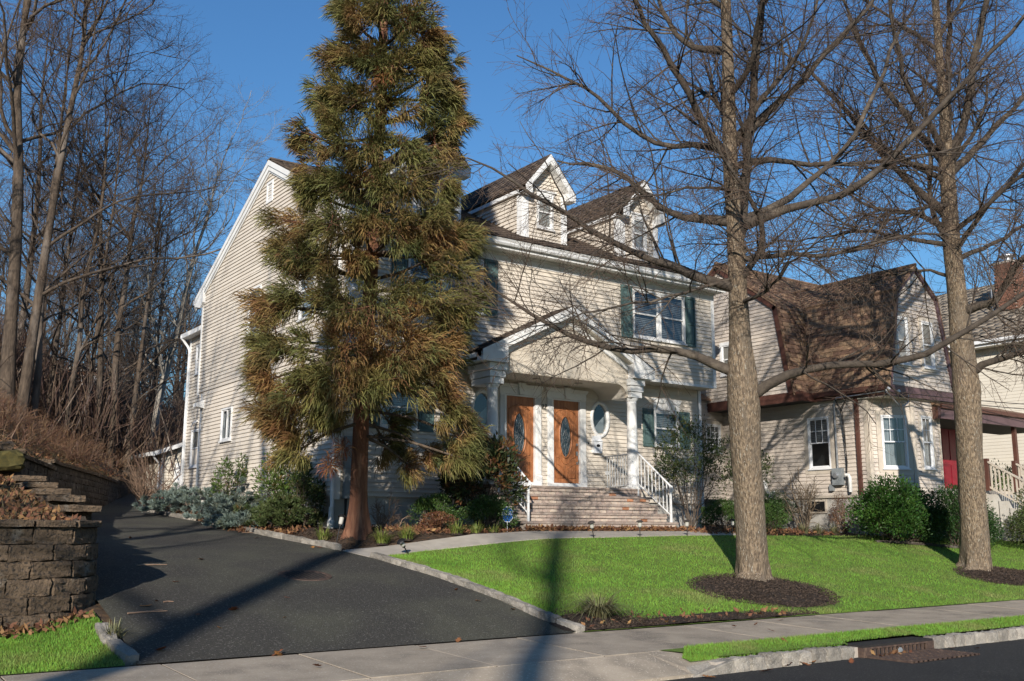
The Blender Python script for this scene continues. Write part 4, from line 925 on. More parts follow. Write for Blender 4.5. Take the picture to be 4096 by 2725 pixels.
def shed():
    t = thing('garden_shed', 'small pale sided outbuilding with a white door behind the house', 'shed', (12, 37, 1.2)); w = Wall((10.55, 36), (14, 36))
    m = MB(); w.box(m, 0, w.L, -.1, -.002, .9, 2.65); w.poly(m, [(0,2.65),(w.L,2.65),(w.L,3.9)], -.1, -.002); wl = m.build('wall', 'siding_white', t); fixn(wl.data); m = MB(); m.box((10.55,36.1,.9),(10.65,39,2.6)); m.build('wall', 'siding_white', t)
    for i in range(17): z = 1.0+i*.1016; link('siding_board', board_mesh('siding_white', .1016), wl, w.M(w.L/2, 0, z) @ Matrix.Diagonal((w.L-.16, 1, 1, 1)))
    m = MB(); w.box(m, 0, .09, -.02, .04, .9, 2.62); m.build('corner_board', 'trim', t)
    slab(t, 'roof', [(10.2,35.75,2.62),(10.2,39,2.62),(14,39,4.05),(14,35.75,4.05)], .08, 'shingle_main')
    m = MB(); m.prism([(10.2,35.73,2.60),(14,35.73,4.03),(14,35.73,3.88),(10.2,35.73,2.45)], (0,.03,0)); m.box((10.14,35.7,2.47),(10.2,39,2.6)); fixn(m.build('fascia', 'trim', t).data)
    m = MB(); w.box(m, .50, 1.35, .0, .05, 1.1, 2.25); d = m.build('door', 'trim', t); m = MB(); w.box(m, .57, 1.28, .05, .06, 1.15, 2.18); m.build('door_panel', 'vinylframe', d)
    m = MB(); m.tube([(10.2,35.75,2.5),(10.3,35.85,2.4),(10.5,35.92,2.2),(10.5,35.92,1.1)], .035, 6); m.build('downspout', 'trim', t)
shed()
# ------------------------------------------------------------------ neighbour with the brown gambrel roof
def neighbour():
    t = thing('gambrel_house', 'grey sided neighbouring house with a brown shingled gambrel roof and bay', 'house', (25.5, 18.5, -.1)); SP = []; e = .109
    WX = 23.6; w = Wall((WX, 24), (WX, 16.39)); Y = lambda y: 24-y
    m = MB(); m.box((WX+.03, 16.5, -.6), (29, 24, .9)); m.prism([(WX+.03,16.5,-.6),(24.7,15.8,-.6),(25.92,15.8,-.6),(25.92,16.6,-.6)], (0,0,1.5)); m.build('foundation', 'stucco', t)
    m = MB(); m.box((WX+.35, 16.9, .9), (26.2, 23.5, 5.0)); m.box((24.35,16.0,.9),(25.6,16.9,6.2)); m.build('dark_room_shell', 'inner', t)  # dark boxes added so the rooms behind the panes look unlit
    def core(nm, ww, a, b, z0, z1, opens, mm='siding_nb'):
        m = MB(); zs = sorted({z0, z1, *[q for o in opens for q in o[2:]]}); zs = [z for z in zs if z0 <= z <= z1]
        for p_, q_ in zip(zs[:-1], zs[1:]):
            iv = [(a, b)]
            for o in opens:
                if o[2] < (p_+q_)/2 < o[3]: iv = [r for p, q in iv for r in ((p, min(q, o[0])), (max(p, o[1]), q)) if r[1]-r[0] > .005]
            for p, q in iv: ww.box(m, p, q, -.1, -.002, p_, q_)
        return m.build(nm, mm, t)
    # left wall
    ow = [(Y(18.36),Y(17.60),1.67,3.14)]; c1 = core('side_wall', w, 0, w.L, .88, 3.7, ow)
    siding(SP, w, .92, 3.68, e, .05, w.L-.10, [(a-.15,b+.15,c-.08,d+.1) for a, b, c, d in ow], c1, 'siding_nb', 1)
    window(t, w, Y(18.35), Y(17.61), 1.68, 3.13, cas=.15, casm='casing_nb', mun=(3,2,False), fill='half')
    m = MB(); w.box(m, 0, w.L, .0, .03, .86, .925); m.build('water_table', 'casing_nb', t)
    # basement window
    m = MB(); fw_ = Wall((WX+.03, 24), (WX+.03, 16.4)); fw_.box(m, Y(18.48), Y(17.87), .0, .04, .44, .82); bwn = m.build('basement_window', 'casing_nb', t)
    m = MB(); fw_.box(m, Y(18.43), Y(17.92), .04, .045, .49, .77); m.build('pane', 'black', bwn)
    # bay
    wa = Wall((WX, 16.39), (24.70, 15.75)); wb = Wall((24.70, 15.75), (25.95, 15.75)); wc = Wall((25.95, 15.75), (25.95, 17))
    oa = [(.36,.36+.72,1.62,3.06)]; ob = [(.36,.86,1.64,3.08)]
    ca = core('bay_wall', wa, 0, wa.L, .6, 3.75, oa); cb = core('bay_wall', wb, 0, wb.L, .6, 3.75, ob); cc = core('bay_wall', wc, 0, wc.L, .6, 3.75, [])
    siding(SP, wa, .68, 3.68, e, .10, wa.L-.07, [(.36-.14,1.08+.14,1.5,3.2)], ca, 'siding_nb', 1); siding(SP, wb, .68, 3.68, e, .08, wb.L-.07, [(.36-.13,.86+.13,1.5,3.2)], cb, 'siding_nb', 1)
    window(t, wa, .36, 1.08, 1.62, 3.06, cas=.13, casm='casing_nb', mun=(3,2,False), fill='curtain'); window(t, wb, .36, .86, 1.64, 3.08, cas=.12, casm='casing_nb', mun=(2,2,False), fill='curtain')
    for ww, a, b in ((wa,-.02,.09),(wa,wa.L-.06,wa.L+.015),(wb,-.015,.07),(wb,wb.L-.06,wb.L+.01),(w,w.L-.09,w.L+.01)):
        m = MB(); ww.box(m, a, b, -.01, .042, .6, 3.70); m.build('corner_board', 'casing_nb', t)
    # gambrels
    G = [(23.50,3.78),(24.12,6.48),(25.10,7.30),(26.08,6.48),(26.70,3.78)]; gy = 15.60; gb = 24
    wg = Wall((23.5, gy+.05), (26.7, gy+.05)); Xg = lambda x: x-23.5
    def gl(z): return np.interp(z, [3.6,3.78,6.48,7.30], [0,0,.62,1.6])
    m = MB(); wg.poly(m, [(x-23.5,z-.02) for x, z in G], -.1, -.002); g1 = m.build('gable_wall', 'siding_nb', t); fixn(g1.data)
    og = [(Xg(24.02),Xg(24.55),4.42,5.74),(Xg(25.22),Xg(25.75),4.42,5.74)]
    siding(SP, wg, 3.82, 7.1, e, lambda z: gl(z+.12)+.08, lambda z: 3.2-gl(z+.12)-.08, [(a-.1,b+.1,c-.1,d+.12) for a, b, c, d in og], g1, 'siding_nb', 1.1)
    for a, b, c, d in og: window(t, wg, a, b, c, d, cas=.10, casm='casing_nb', fill='blind', out=.02)
    m = MB(); wg.box(m, -.02, 3.22, -.6, .05, 3.52, 3.80); m.build('gable_band', 'plum_trim', t)
    m = MB(); m.box((23.5,gy+.05,3.50),(26.7,16.6,3.52)); m.build('gable_soffit', 'soffit', t)
    for (a, b) in zip(G[:-1], G[1:]):
        m = MB(); d = Vector((b[0]-a[0], 0, b[1]-a[1])).normalized(); nn = Vector((-d.z, 0, d.x)); 
        m.prism([(a[0],gy-.03,a[1]+.0),(b[0],gy-.03,b[1]+.0),(b[0]-nn.x*.12,gy-.03,b[1]-nn.z*.12),(a[0]-nn.x*.12,gy-.03,a[1]-nn.z*.12)], (0,.07,0)); fixn(m.build('gable_rake', 'plum_trim', t).data)
    def roofq(nm, q): return slab(t, nm, q, .06, 'shingle_nb_stuff')
    for i, (a, b) in enumerate(zip(G[:-1], G[1:])): roofq('main_roof', [(a[0],gy-.05,a[1]),(a[0],gb,a[1]),(b[0],gb,b[1]),(b[0],gy-.05,b[1])])
    # cross gambrel facing our house
    CX = 22.95; C = [(18.20,3.80),(18.66,6.44),(20.98,8.16),(23.3,6.44),(23.76,3.80)]
    wcg = Wall((CX, 23.76), (CX, 18.20)); Yc = lambda y: 23.76-y
    def cl(z): return np.interp(z, [3.8,6.44,8.16], [0,.46,2.78])
    m = MB(); wcg.poly(m, [(23.76-y,z-.02) for y, z in C], -.1, -.002); g2 = m.build('cross_gable_wall', 'siding_nb', t); fixn(g2.data)
    siding(SP, wcg, 3.84, 8.0, e, lambda z: cl(z+.12)+.1, lambda z: wcg.L-cl(z+.12)-.1, [(Yc(20.95),Yc(20.15),4.6,5.6)], g2, 'siding_nb', 1)
    window(t, wcg, Yc(20.92), Yc(20.18), 4.62, 5.58, cas=.06, casm='trim', out=.02)
    m = MB(); m.box((CX-.05,17.95,3.56),(CX+.02,23.9,3.83)); m.box((CX+.02,17.95,3.56),(WX,18.02,3.80)); m.build('cross_band', 'brown_trim', t)
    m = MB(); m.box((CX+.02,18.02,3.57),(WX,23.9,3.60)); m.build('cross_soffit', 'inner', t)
    for (a, b) in zip(C[:-1], C[1:]):
        d = Vector((0, b[0]-a[0], b[1]-a[1])).normalized(); nn = Vector((0, -d.z, d.y)); m = MB()
        m.prism([(CX-.09,a[0],a[1]),(CX-.09,b[0],b[1]),(CX-.09,b[0]-nn.y*.2,b[1]-nn.z*.2),(CX-.09,a[0]-nn.y*.2,a[1]-nn.z*.2)], (.1,0,0)); fixn(m.build('cross_rake', 'brown_trim', t).data)
        roofq('cross_roof', [(CX-.12,a[0],a[1]),(CX-.12,b[0],b[1]),(29,b[0],b[1]),(29,a[0],a[1])])
    # shingles on the visible faces
    mainz = lambda x: np.interp(x, [23.5,24.12,25.1,26.08,26.7], [3.78,6.48,7.30,6.48,3.78], left=0, right=0)
    crossz = lambda y: np.interp(y, [18.2,18.66,20.98,23.3], [3.8,6.44,8.16,6.44], left=0, right=0)
    okm = lambda p: p.z > crossz(p.y)-.02; okc = lambda p: p.x < 23.5 or p.z > mainz(p.x)-.02
    sp = []
    for i in (0, 1): a, b = G[i], G[i+1]; sp += shingle_specs((a[0]-.01,gy-.06,a[1]), (0,1,0), (b[0]-a[0],0,b[1]-a[1]), 6.4, math.hypot(b[0]-a[0], b[1]-a[1]), .24, .135, okm, 1.0 if i == 0 else .55)
    for i in (0, 1): a, b = C[i], C[i+1]; sp += shingle_specs((CX-.13,a[0]-.01,a[1]), (1,0,0), (0,b[0]-a[0],b[1]-a[1]), 5.5, math.hypot(b[0]-a[0], b[1]-a[1]), .24, .135, okc, .75)
    place_shingles(t, sp, 'shingle_nb', 'shingle_nb_stuff', .24, .135)
    for nm, q in (('main_ridge', [(25.1,gy-.05,7.33),(25.1,gb,7.33)]), ('cross_ridge', [(CX-.12,20.98,8.19),(29,20.98,8.19)]), ('break_edge', [(24.10,gy-.05,6.50),(24.10,18.6,6.50)])):
        m = MB(); m.tube(q, .05, 6); m.build(nm, 'shingle_nb_stuff', t)
    # eave gutter, downspout
    m = MB(); m.box((23.36,gy,3.66),(23.5,18.15,3.80)); m.build('gutter', 'brown_trim', t); m = MB(); m.box((23.44,gy+.1,3.56),(WX+.02,17.95,3.66)); m.build('eave_board', 'brown_trim', t)
    m = MB(); m.box((23.50,16.62,.9),(23.58,16.72,3.68)); m.build('downspout', 'brown_trim', t)
    # box bay beyond, seen past our corner
    wr = Wall((22.35, 21.6), (23.62, 21.6)); cr = core('box_bay_wall', wr, 0, wr.L, .9, 3.9, [(.42,1.12,2.3,3.22)])
    siding(SP, wr, .95, 3.88, e, .06, wr.L, [(.3,1.24,2.2,3.32)], cr, 'siding_nb', 1); window(t, wr, .44, 1.10, 2.32, 3.20, cas=.1, casm='casing_nb', mun=(3,2,True), fill='blind')
    m = MB(); m.box((22.35,21.7,.9),(22.45,23.8,3.9)); m.build('box_bay_wall', 'siding_nb', t)
    slab(t, 'box_bay_roof', [(22.2,21.42,3.96),(23.65,21.42,3.96),(23.65,22.4,4.5),(22.8,22.4,4.5)], .06, 'shingle_nb_stuff')
    place_siding(SP, t, 'siding_nb')
    # service: meter, conduit, cables, vent pipes
    mt = thing('electric_meter', 'grey electric meter box with conduit on the neighbour wall', 'meter', (23.5, 17.35, 1.2))
    m = MB(); w.box(m, Y(17.52), Y(17.20), .02, .16, 1.20, 1.66); m.build('box', 'meter_grey', mt); m = MB(); w.box(m, Y(17.66), Y(17.54), .02, .12, 1.05, 1.22); m.build('junction_box', 'meter_grey', mt)
    m = MB(); m.lathe((0,0,0), [(.001,0),(.085,0),(.085,.05),(.07,.08),(.001,.085)], 18); m.build('dial', 'galv', mt, M=Matrix.Translation((23.44,17.37,1.46)) @ Matrix.Rotation(-math.pi/2, 4, 'Y'))
    m = MB(); m.tube([(23.52,17.37,1.66),(23.52,17.37,3.45),(23.50,17.33,3.55),(23.42,17.22,3.58)], .03, 8); m.build('conduit', 'galv', mt)
    cb_ = thing('service_cable', 'dark drooping service cables along the eave of the grey house', 'cable', (23.4, 17, 3.5))
    r = random.Random(4)
    for k in range(4):
        pts = [(23.40,17.25,3.55),(23.42,17.1-.05*k,3.3-.08*k),(23.45,17.05-.03*k,2.6),(23.48,17.02+.02*k,1.8),(23.5,17.1,1.2-.03*k)] if k < 2 else [(23.4,17.25,3.56),(23.36,17.05,3.28-.1*(k-2)),(23.34,16.85,3.5)]
        m = MB(); m.tube(pts, .012, 6); m.build('cable', 'cable', cb_)
    m = MB(); m.tube([(23.36,17.2,3.58),(23.40,16.4,3.60),(23.42,15.7,3.62),(23.42,15.58,3.56),(23.7,15.52,3.30),(23.95,15.52,3.22),(24.2,15.52,3.35),(24.3,15.54,3.6)], .018, 6); m.build('cable', 'galv', cb_)
    m = MB(); m.tube([(23.36,15.58,3.62),(23.36,15.50,3.68)], .05, 8); m.tube([(23.8,15.56,3.62),(23.8,15.49,3.64)], .045, 8); m.build('lamp_head', 'trim', cb_)
    pp = thing('vent_pipe', 'white bent plastic vent pipe on the neighbour wall beside the oak trunk', 'pipe', (23.5, 19.6, 1.1))
    m = MB(); m.tube([(23.42,20.02,1.36),(23.44,19.96,1.38),(23.47,19.90,1.34),(23.48,19.88,1.2),(23.48,19.86,1.12),(23.46,19.74,1.02),(23.45,19.66,.99),(23.45,19.60,1.02),(23.43,19.55,1.08)], .055, 10); m.tube([(23.44,19.64,1.02),(23.38,19.66,.90)], .055, 10); m.build('pipe', 'pvc', pp)
    pp = thing('vent_pipe', 'short white hooked vent pipe beside the large evergreen bush', 'pipe', (23.5, 16.9, 1.1))
    m = MB(); m.tube([(23.46,16.95,1.0),(23.46,16.95,1.38),(23.44,16.98,1.46),(23.42,17.05,1.46)], .05, 10); m.build('pipe', 'pvc', pp)
    # porch
    m = MB(); m.box((25.97,15.7,.2),(30.6,17.4,1.12)); m.build('porch_floor', 'casing_nb', t)
    m = MB(); m.box((25.97,17.3,1.1),(29.6,17.4,3.6)); m.build('porch_wall', 'siding_nb', t)
    m = MB(); m.box((28.42,17.24,1.12),(29.32,17.30,3.15)); dr = m.build('front_door', 'red_door', t); dr['label'] = 'crimson front door under the porch'
    for z0, z1 in ((1.3,1.95),(2.1,3.0)):
        for x0 in (28.52, 28.92): m = MB(); m.box((x0,17.225,z0),(x0+.3,17.24,z1)); m.build('door_panel', 'red_door', dr)
    m = MB(); m.box((28.29,17.22,1.12),(28.41,17.3,3.3)); m.box((29.33,17.22,1.12),(29.47,17.3,3.3)); m.box((28.41,17.22,3.16),(29.33,17.3,3.3)); m.build('door_frame', 'casing_nb', t)
    slab(t, 'porch_roof', [(25.6,15.45,3.42),(32,15.45,3.42),(32,17.4,3.95),(25.6,17.4,3.95)], .06, 'shingle_nb_stuff')
    m = MB(); m.box((25.62,15.45,3.02),(32,15.53,3.36)); m.build('porch_fascia', 'plum_trim', t); m = MB(); m.box((25.6,15.38,3.30),(32,15.45,3.42)); m.build('porch_gutter', 'brown_trim', t)
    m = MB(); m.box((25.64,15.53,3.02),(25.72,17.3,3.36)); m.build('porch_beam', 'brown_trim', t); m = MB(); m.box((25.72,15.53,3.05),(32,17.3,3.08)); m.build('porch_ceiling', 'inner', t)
    for x in (26.9, 29.75, 31.6): m = MB(); m.box((x-.055,15.58,1.12),(x+.055,15.69,3.05)); m.build('porch_post', 'brown_trim', t)
    for x in (28.0, 29.55):
        g = thing('stair_railing', 'weathered wooden stair railing %s of the neighbour porch' % ('left' if x < 29 else 'right'), 'railing', (x, 14.6, .2))
        A = Vector((x,15.6,1.95)); B = Vector((x,13.7,.85)); m = MB(); m.box((x-.06,15.54,1.1),(x+.06,15.66,2.02)); m.build('newel', 'brown_trim', g)
        for nm, dz, s_ in (('handrail', 0, .045), ('bottom_rail', -.72, .03)):
            m = MB(); m.prism([A+Vector((-s_,0,dz-.025)), A+Vector((s_,0,dz-.025)), A+Vector((s_,0,dz+.025)), A+Vector((-s_,0,dz+.025))], B-A); m.build(nm, 'casing_nb', g)
        for k in range(1, 16): p = A.lerp(B, k/16); m = MB(); m.box((x-.018,p.y-.018,p.z-.72),(x+.018,p.y+.018,p.z)); m.build('baluster', 'casing_nb', g)
        m = MB(); m.box((x-.05,13.62,-.35),(x+.05,13.72,.95)); m.build('post', 'casing_nb', g)
    g = thing('porch_railing', 'weathered porch railing behind the stair', 'railing', (30.3, 15.62, 1.1))
    m = MB(); m.box((29.85,15.60,1.92),(31.5,15.66,1.97)); m.build('handrail', 'casing_nb', g)
    for k in range(10): x = 29.95+k*.16; m = MB(); m.box((x-.018,15.61,1.12),(x+.018,15.65,1.92)); m.build('baluster', 'casing_nb', g)
    st_ = thing('porch_steps', 'grey steps climbing to the neighbour porch between two railings', 'steps', (28.8, 14.6, 0))
    for k in range(6): m = MB(); m.box((28.05,15.65-.3*(k+1),-.3),(29.5,15.67-.3*k if k else 15.69,1.0-.2*k)); m.build('step', 'stucco', st_)
neighbour()
def white_house():
    t = thing('white_house', 'bright cream sided house with a tan roof beyond the neighbour porch', 'house', (40, 18, 0)); wx = 36
    w = Wall((wx, 24), (wx, 8)); m = MB(); m.box((wx+.002,8,-.5),(46,24,6.9)); wl = m.build('wall', 'siding_white', t)
    for i in range(50):
        z = .9+i*.12
        if z < 6.8: link('siding_board', board_mesh('siding_white', .12, .02), wl, w.M(w.L/2, 0, z) @ Matrix.Diagonal((w.L, 1, 1, 1)))
    ex, ez, rx, rz = 35.5, 6.9, 40.5, 10.2
    slab(t, 'roof', [(ex,7.6,ez),(ex,24.4,ez),(rx,24.4,rz),(rx,7.6,rz)], .06, 'shingle_tan'); slab(t, 'roof', [(46.3,7.6,ez),(46.3,24.4,ez),(rx,24.4,rz),(rx,7.6,rz)], .06, 'shingle_tan')
    sp = shingle_specs((ex-.01,7.6,ez), (0,1,0), (rx-ex,0,rz-ez), 16.8, math.hypot(rx-ex, rz-ez), .6, .16)
    place_shingles(t, sp, 'shingle_tan', 'shingle_tan', .6, .16, lim=0)
    m = MB(); m.box((ex-.02,7.6,6.68),(ex+.02,24.4,6.88)); m.build('fascia', 'trim', t); m = MB(); m.box((ex-.14,7.6,6.78),(ex-.02,24.4,6.90)); m.build('gutter', 'trim', t); m = MB(); m.box((ex+.02,7.6,6.68),(wx,24.4,6.71)); m.build('soffit', 'soffit', t)
    c = thing('chimney', 'red brick chimney with a metal cap above the tan roof', 'chimney', (38, 19.6, 8.5)); BB = rough_box('brick', 'brick_chimney', (-.10,-.05,-.03), (.10,.05,.03), .003, 3, 2, .2)
    m = MB(); m.box((37.62,19.22,8),(38.38,19.98,10.22)); m.build('core', 'mortar', c)
    for r in range(28):
        z = 8.4+r*.066
        for k in range(4):
            o = (r % 2)*.1
            for (x, y, a) in ((37.72+k*.205+o-.05,19.20,0),(37.60,19.32+k*.205+o-.05,math.pi/2)):
                if (a == 0 and x < 38.36) or (a and y < 19.96): link('brick', BB, c, Matrix.Translation((x, y, z)) @ Matrix.Rotation(a, 4, 'Z') @ Matrix.Diagonal((.97,1,1,1)))
    m = MB(); m.box((37.55,19.15,10.22),(38.45,20.05,10.30)); m.build('crown', 'mortar', c)
    m = MB(); m.lathe((38,19.6,10.30), [(.16,0),(.16,.18),(.3,.26),(.3,.30),(.1,.4),(.001,.42)], 16); m.build('flue_cap', 'galv', c)
    a = thing('antenna', 'thin metal television antenna on a mast above the roofs', 'antenna', (37.3, 20.0, 8.4))
    m = MB(); m.tube([(37.3,20,8.2),(37.3,20,11.2)], .025, 6); m.build('mast', 'galv', a)
    m = MB(); m.tube([(35.9,21.4,11.05),(38.7,18.6,11.05)], .02, 6); m.build('boom', 'galv', a)
    for k in range(9): s_ = -1.3+k*.32; L = .25+.08*k; m = MB(); m.tube([(37.3+s_-L*.7,20-s_-L*.7,11.07),(37.3+s_+L*.7,20-s_+L*.7,11.07)], .011, 5); m.build('element', 'galv', a)
white_house()
# ------------------------------------------------------------------ vegetation kit (all vectorised)
def nrm(a): return a/np.maximum(np.linalg.norm(a, axis=-1, keepdims=True), 1e-9)
def tubes(P, R, S):
    """P (N,K,3), R (N,K) -> verts, quads of N open tubes with S sides"""
    N, K, _ = P.shape; T = np.empty_like(P); T[:, 1:-1] = P[:, 2:]-P[:, :-2]; T[:, 0] = P[:, 1]-P[:, 0]; T[:, -1] = P[:, -1]-P[:, -2]; T = nrm(T)
    ref = np.where(np.abs(T[:, :1, 2:3]) < .8, np.array([0,0,1.]), np.array([1.,0,0])); A = nrm(np.cross(T, np.broadcast_to(ref, T.shape))); B = np.cross(T, A)
    a = np.arange(S)*2*np.pi/S; V = P[:, :, None]+(A[:, :, None]*np.cos(a)[:, None]+B[:, :, None]*np.sin(a)[:, None])*R[:, :, None, None]
    i = np.arange(K-1)[:, None]*S; j = np.arange(S); q = np.stack([i+j, i+(j+1) % S, i+S+(j+1) % S, i+S+j], -1).reshape(-1, 4)
    return V.reshape(-1, 3), (q[None]+(np.arange(N)*K*S)[:, None, None]).reshape(-1, 4)
def join(parts):
    V = []; F = []; o = 0
    for v, f in parts: V.append(v); F.append(f+o); o += len(v)
    return np.concatenate(V), np.concatenate(F)
def resample(pts, rad, K):
    p = np.asarray(pts, float); d = np.r_[0, np.cumsum(np.linalg.norm(np.diff(p, axis=0), axis=1))]; n = np.linspace(0, d[-1], K*3)
    q = np.stack([np.interp(n, d, p[:, i]) for i in range(3)], 1)
    for _ in range(3): q[1:-1] = (q[:-2]+2*q[1:-1]+q[2:])/4
    t = np.linspace(0, len(q)-1, K); q = np.stack([np.interp(t, np.arange(len(q)), q[:, i]) for i in range(3)], 1)
    if len(rad) == len(p): r = np.interp(np.linspace(0, d[-1], K), d, rad)
    else: r = np.interp(np.linspace(0, 1, K), np.linspace(0, 1, len(rad)), rad)
    return q, r
def grow(rng, P, R, m, t0, t1, L0, L1, ang, K, r0, rmin, up=.0, wig=.25, rtip=.35, taper=.5, relr=.6):
    N, Kp, _ = P.shape; t = rng.uniform(t0, t1, (N, m)); x = t*(Kp-1); i = np.minimum(x.astype(int), Kp-2); f = (x-i)[..., None]; n = np.arange(N)[:, None]
    p = P[n, i]*(1-f)+P[n, i+1]*f; T = nrm(P[n, i+1]-P[n, i]); rp = R[n, i]*(1-f[..., 0])+R[n, i+1]*f[..., 0]
    Q = rng.normal(size=T.shape); Q = nrm(Q-(Q*T).sum(-1, keepdims=True)*T); a = np.radians(rng.normal(ang, 12, (N, m)))[..., None]
    D = nrm(np.cos(a)*T+np.sin(a)*Q+np.array([0,0,up])); L = rng.uniform(L0, L1, (N, m))*(1-taper*t)
    p = p.reshape(-1, 3); D = D.reshape(-1, 3); L = L.ravel(); r = np.clip(np.minimum(r0*(1-.5*t.ravel()), rp.ravel()*relr), rmin, None)
    out = [p]
    for k in range(K-1): D = nrm(D+rng.normal(0, wig, D.shape)+np.array([0,0,up*.35])); p = p+D*(L/(K-1))[:, None]; out.append(p)
    PP = np.stack(out, 1); RR = np.maximum(r[:, None]*np.linspace(1, rtip, K)[None], rmin*.7); return PP, RR
def addmesh(name, parts, m, parent, smooth=True, kind=None):
    v, f = join(parts); return link(name, mesh(name, v, f, m, smooth), parent, None, kind)
def strands(rng, C, Rd, n, L, W, out=1.0, droop=.5, axis=None, up=.0, shell=.35, rnd=.45):
    """thin bent ribbons filling ellipsoids C (M,3), radii Rd (M,3): needle sprays, juniper, brush"""
    M = len(C); c = np.repeat(C, n, 0); rd = np.repeat(Rd, n, 0); d = nrm(rng.normal(size=c.shape)); rr = rng.uniform(shell, 1, (len(c), 1))**.6
    p = c+d*rd*rr; o = nrm(d*out+(0 if axis is None else np.repeat(axis, n, 0))+rng.normal(0, rnd, c.shape)+np.array([0,0,up])); Ls = (L*rng.uniform(.55, 1.25, len(c)))[:, None]
    q = p+o*Ls*.55; o2 = nrm(o+np.array([0,0,-droop])+rng.normal(0, .18, c.shape)); e = q+o2*Ls*.5
    s = nrm(np.cross(o, rng.normal(size=c.shape)))*W*.5*rng.uniform(.7, 1.3, (len(c), 1))
    V = np.stack([p-s*.8, p+s*.8, q+s, q-s, e+s*.25, e-s*.25], 1).reshape(-1, 3); b = np.arange(len(c))[:, None]*6
    F = np.concatenate([b+np.array([0,1,2,3]), b+np.array([3,2,4,5])], 1).reshape(-1, 4); return V, F
def leaves(rng, p, o, L, W, curl=.25):
    n = len(p); o = nrm(o); s = nrm(np.cross(o, rng.normal(size=(n, 3)))); nn = np.cross(o, s); l = (L*rng.uniform(.6, 1.25, n))[:, None]; w = (W*rng.uniform(.7, 1.2, n))[:, None]*.5
    V = np.stack([p, p+o*l*.45+s*w-nn*l*curl*.3, p+o*l-nn*l*curl, p+o*l*.45-s*w-nn*l*curl*.3], 1).reshape(-1, 3)
    return V, np.arange(n)[:, None]*4+np.array([0,1,2,3])
def blob_points(rng, C, Rd, n, shell=.55):
    c = np.repeat(C, n, 0); rd = np.repeat(Rd, n, 0); d = nrm(rng.normal(size=c.shape)); return c+d*rd*rng.uniform(shell, 1, (len(c), 1))**.7, d
def spot(xd, yd, D):
    """survey point: photograph direction (at 2357 px width) at depth D metres along the view axis"""
    k = 4096/2357; x = (xd*k-2048)/4000; y = -(yd*k-1362.5)/4000; return np.array(_f+_R*x+_U*y)*D
# ------------------------------------------------------------------ the two oaks
def oak(seed, base, D, trunk, limbs, label, nrand, zr, extra):
    rng = np.random.default_rng(seed); t = thing('oak_tree', label, 'tree', tuple(base), 'bare oaks on the front lawn'); b = np.array(base); TP = [b+np.array([0,0,-.15])]+[spot(x, y, D) for x, y, _ in trunk]
    TR = [trunk[0][2]*1.25]+[r*(.93 if y > 850 else .82) for _, y, r in trunk]; tp, tr = resample(TP, TR, 120)
    P0 = tp[None]; R0 = tr[None]; NS = 32; v, f = tubes(P0, R0, NS); vv = v.reshape(120, NS, 3)
    hgt = vv[:, :, 2]-b[2]; a = np.arange(NS)*2*np.pi/NS; fl = 1+.20*np.exp(-np.clip(hgt, 0, 9)/.25)*(np.cos(a*5+seed)+.4*np.cos(a*3)) + rng.normal(0, .013, hgt.shape)+.022*np.cos(a*2+hgt*.8)+.014*np.cos(a*11+np.sin(hgt*2.3)*1.5+hgt*.6)
    for _ in range(26):
        ka, kz, kr, ks = rng.uniform(0, 6.28), rng.uniform(.4, 7), rng.uniform(.03, .11), rng.uniform(.05, .12); da = np.angle(np.exp(1j*(a-ka))); fl += kr*np.exp(-(da/.28)**2-((hgt-kz)/ks)**2)
    vv = tp[:, None]+(vv-tp[:, None])*fl[:, :, None]; link('trunk', mesh('trunk', vv.reshape(-1, 3), f, 'bark_oak', True), t)
    LP, LR = [], []
    for pts, r0, r1, dd in limbs:
        n = len(pts); pp = [spot(x, y, D+dd*(i/(n-1))**1.1) for i, (x, y) in enumerate(pts)]; q, r = resample(pp, [r0*1.25, r0*.76, r0*.60+r1*.14, (r0+r1)*.36, r1*.75], 14); q[2:] += rng.normal(0, .02, q[2:].shape); LP.append(q); LR.append(r)
        vm, fm = tubes(q[None], r[None], 10); link('limb', mesh('limb', vm, fm, 'bark_limb', True), t)
    A, AR = np.array(LP), np.array(LR)
    # further limbs all round the trunk
    X, XR_ = grow(rng, tp[None], tr[None], nrand, zr, .97, 3.4, 5.2, 62, 14, .085, .03, up=.16, wig=.12, taper=.55, rtip=.22); X[:, :, 0] += 0
    A2, R2 = np.concatenate([A, X]), np.concatenate([AR, XR_])
    B_, BR = grow(rng, A2, R2, 17, .18, 1, 1.1, 2.6, 50, 7, .024, .008, up=.02, wig=.10, taper=.35)
    Bt, BtR = grow(rng, tp[None], tr[None], 60, .3, .95, .5, 1.3, 70, 7, .012, .006, up=-.05, wig=.2)
    C_, CR = grow(rng, np.concatenate([B_, Bt]), np.concatenate([BR, BtR]), 8, .12, 1, .4, 1.15, 50, 4, .009, .0046, up=-.01, wig=.12, taper=.3)
    E_, ER = grow(rng, C_, CR, 4, .15, 1, .2, .6, 44, 3, .0047, .0032, up=0, wig=.14, taper=.3)
    addmesh('branches', [tubes(X, XR_, 7), tubes(B_, BR, 5), tubes(Bt, BtR, 4)], 'bark_limb', t)
    addmesh('crown', [tubes(C_, CR, 3), tubes(E_, ER, 3)], 'bark_twig', t)
    return t
OB1 = (14.30, 12.53, -.90); OB2 = (21.70, 12.60, -.88)
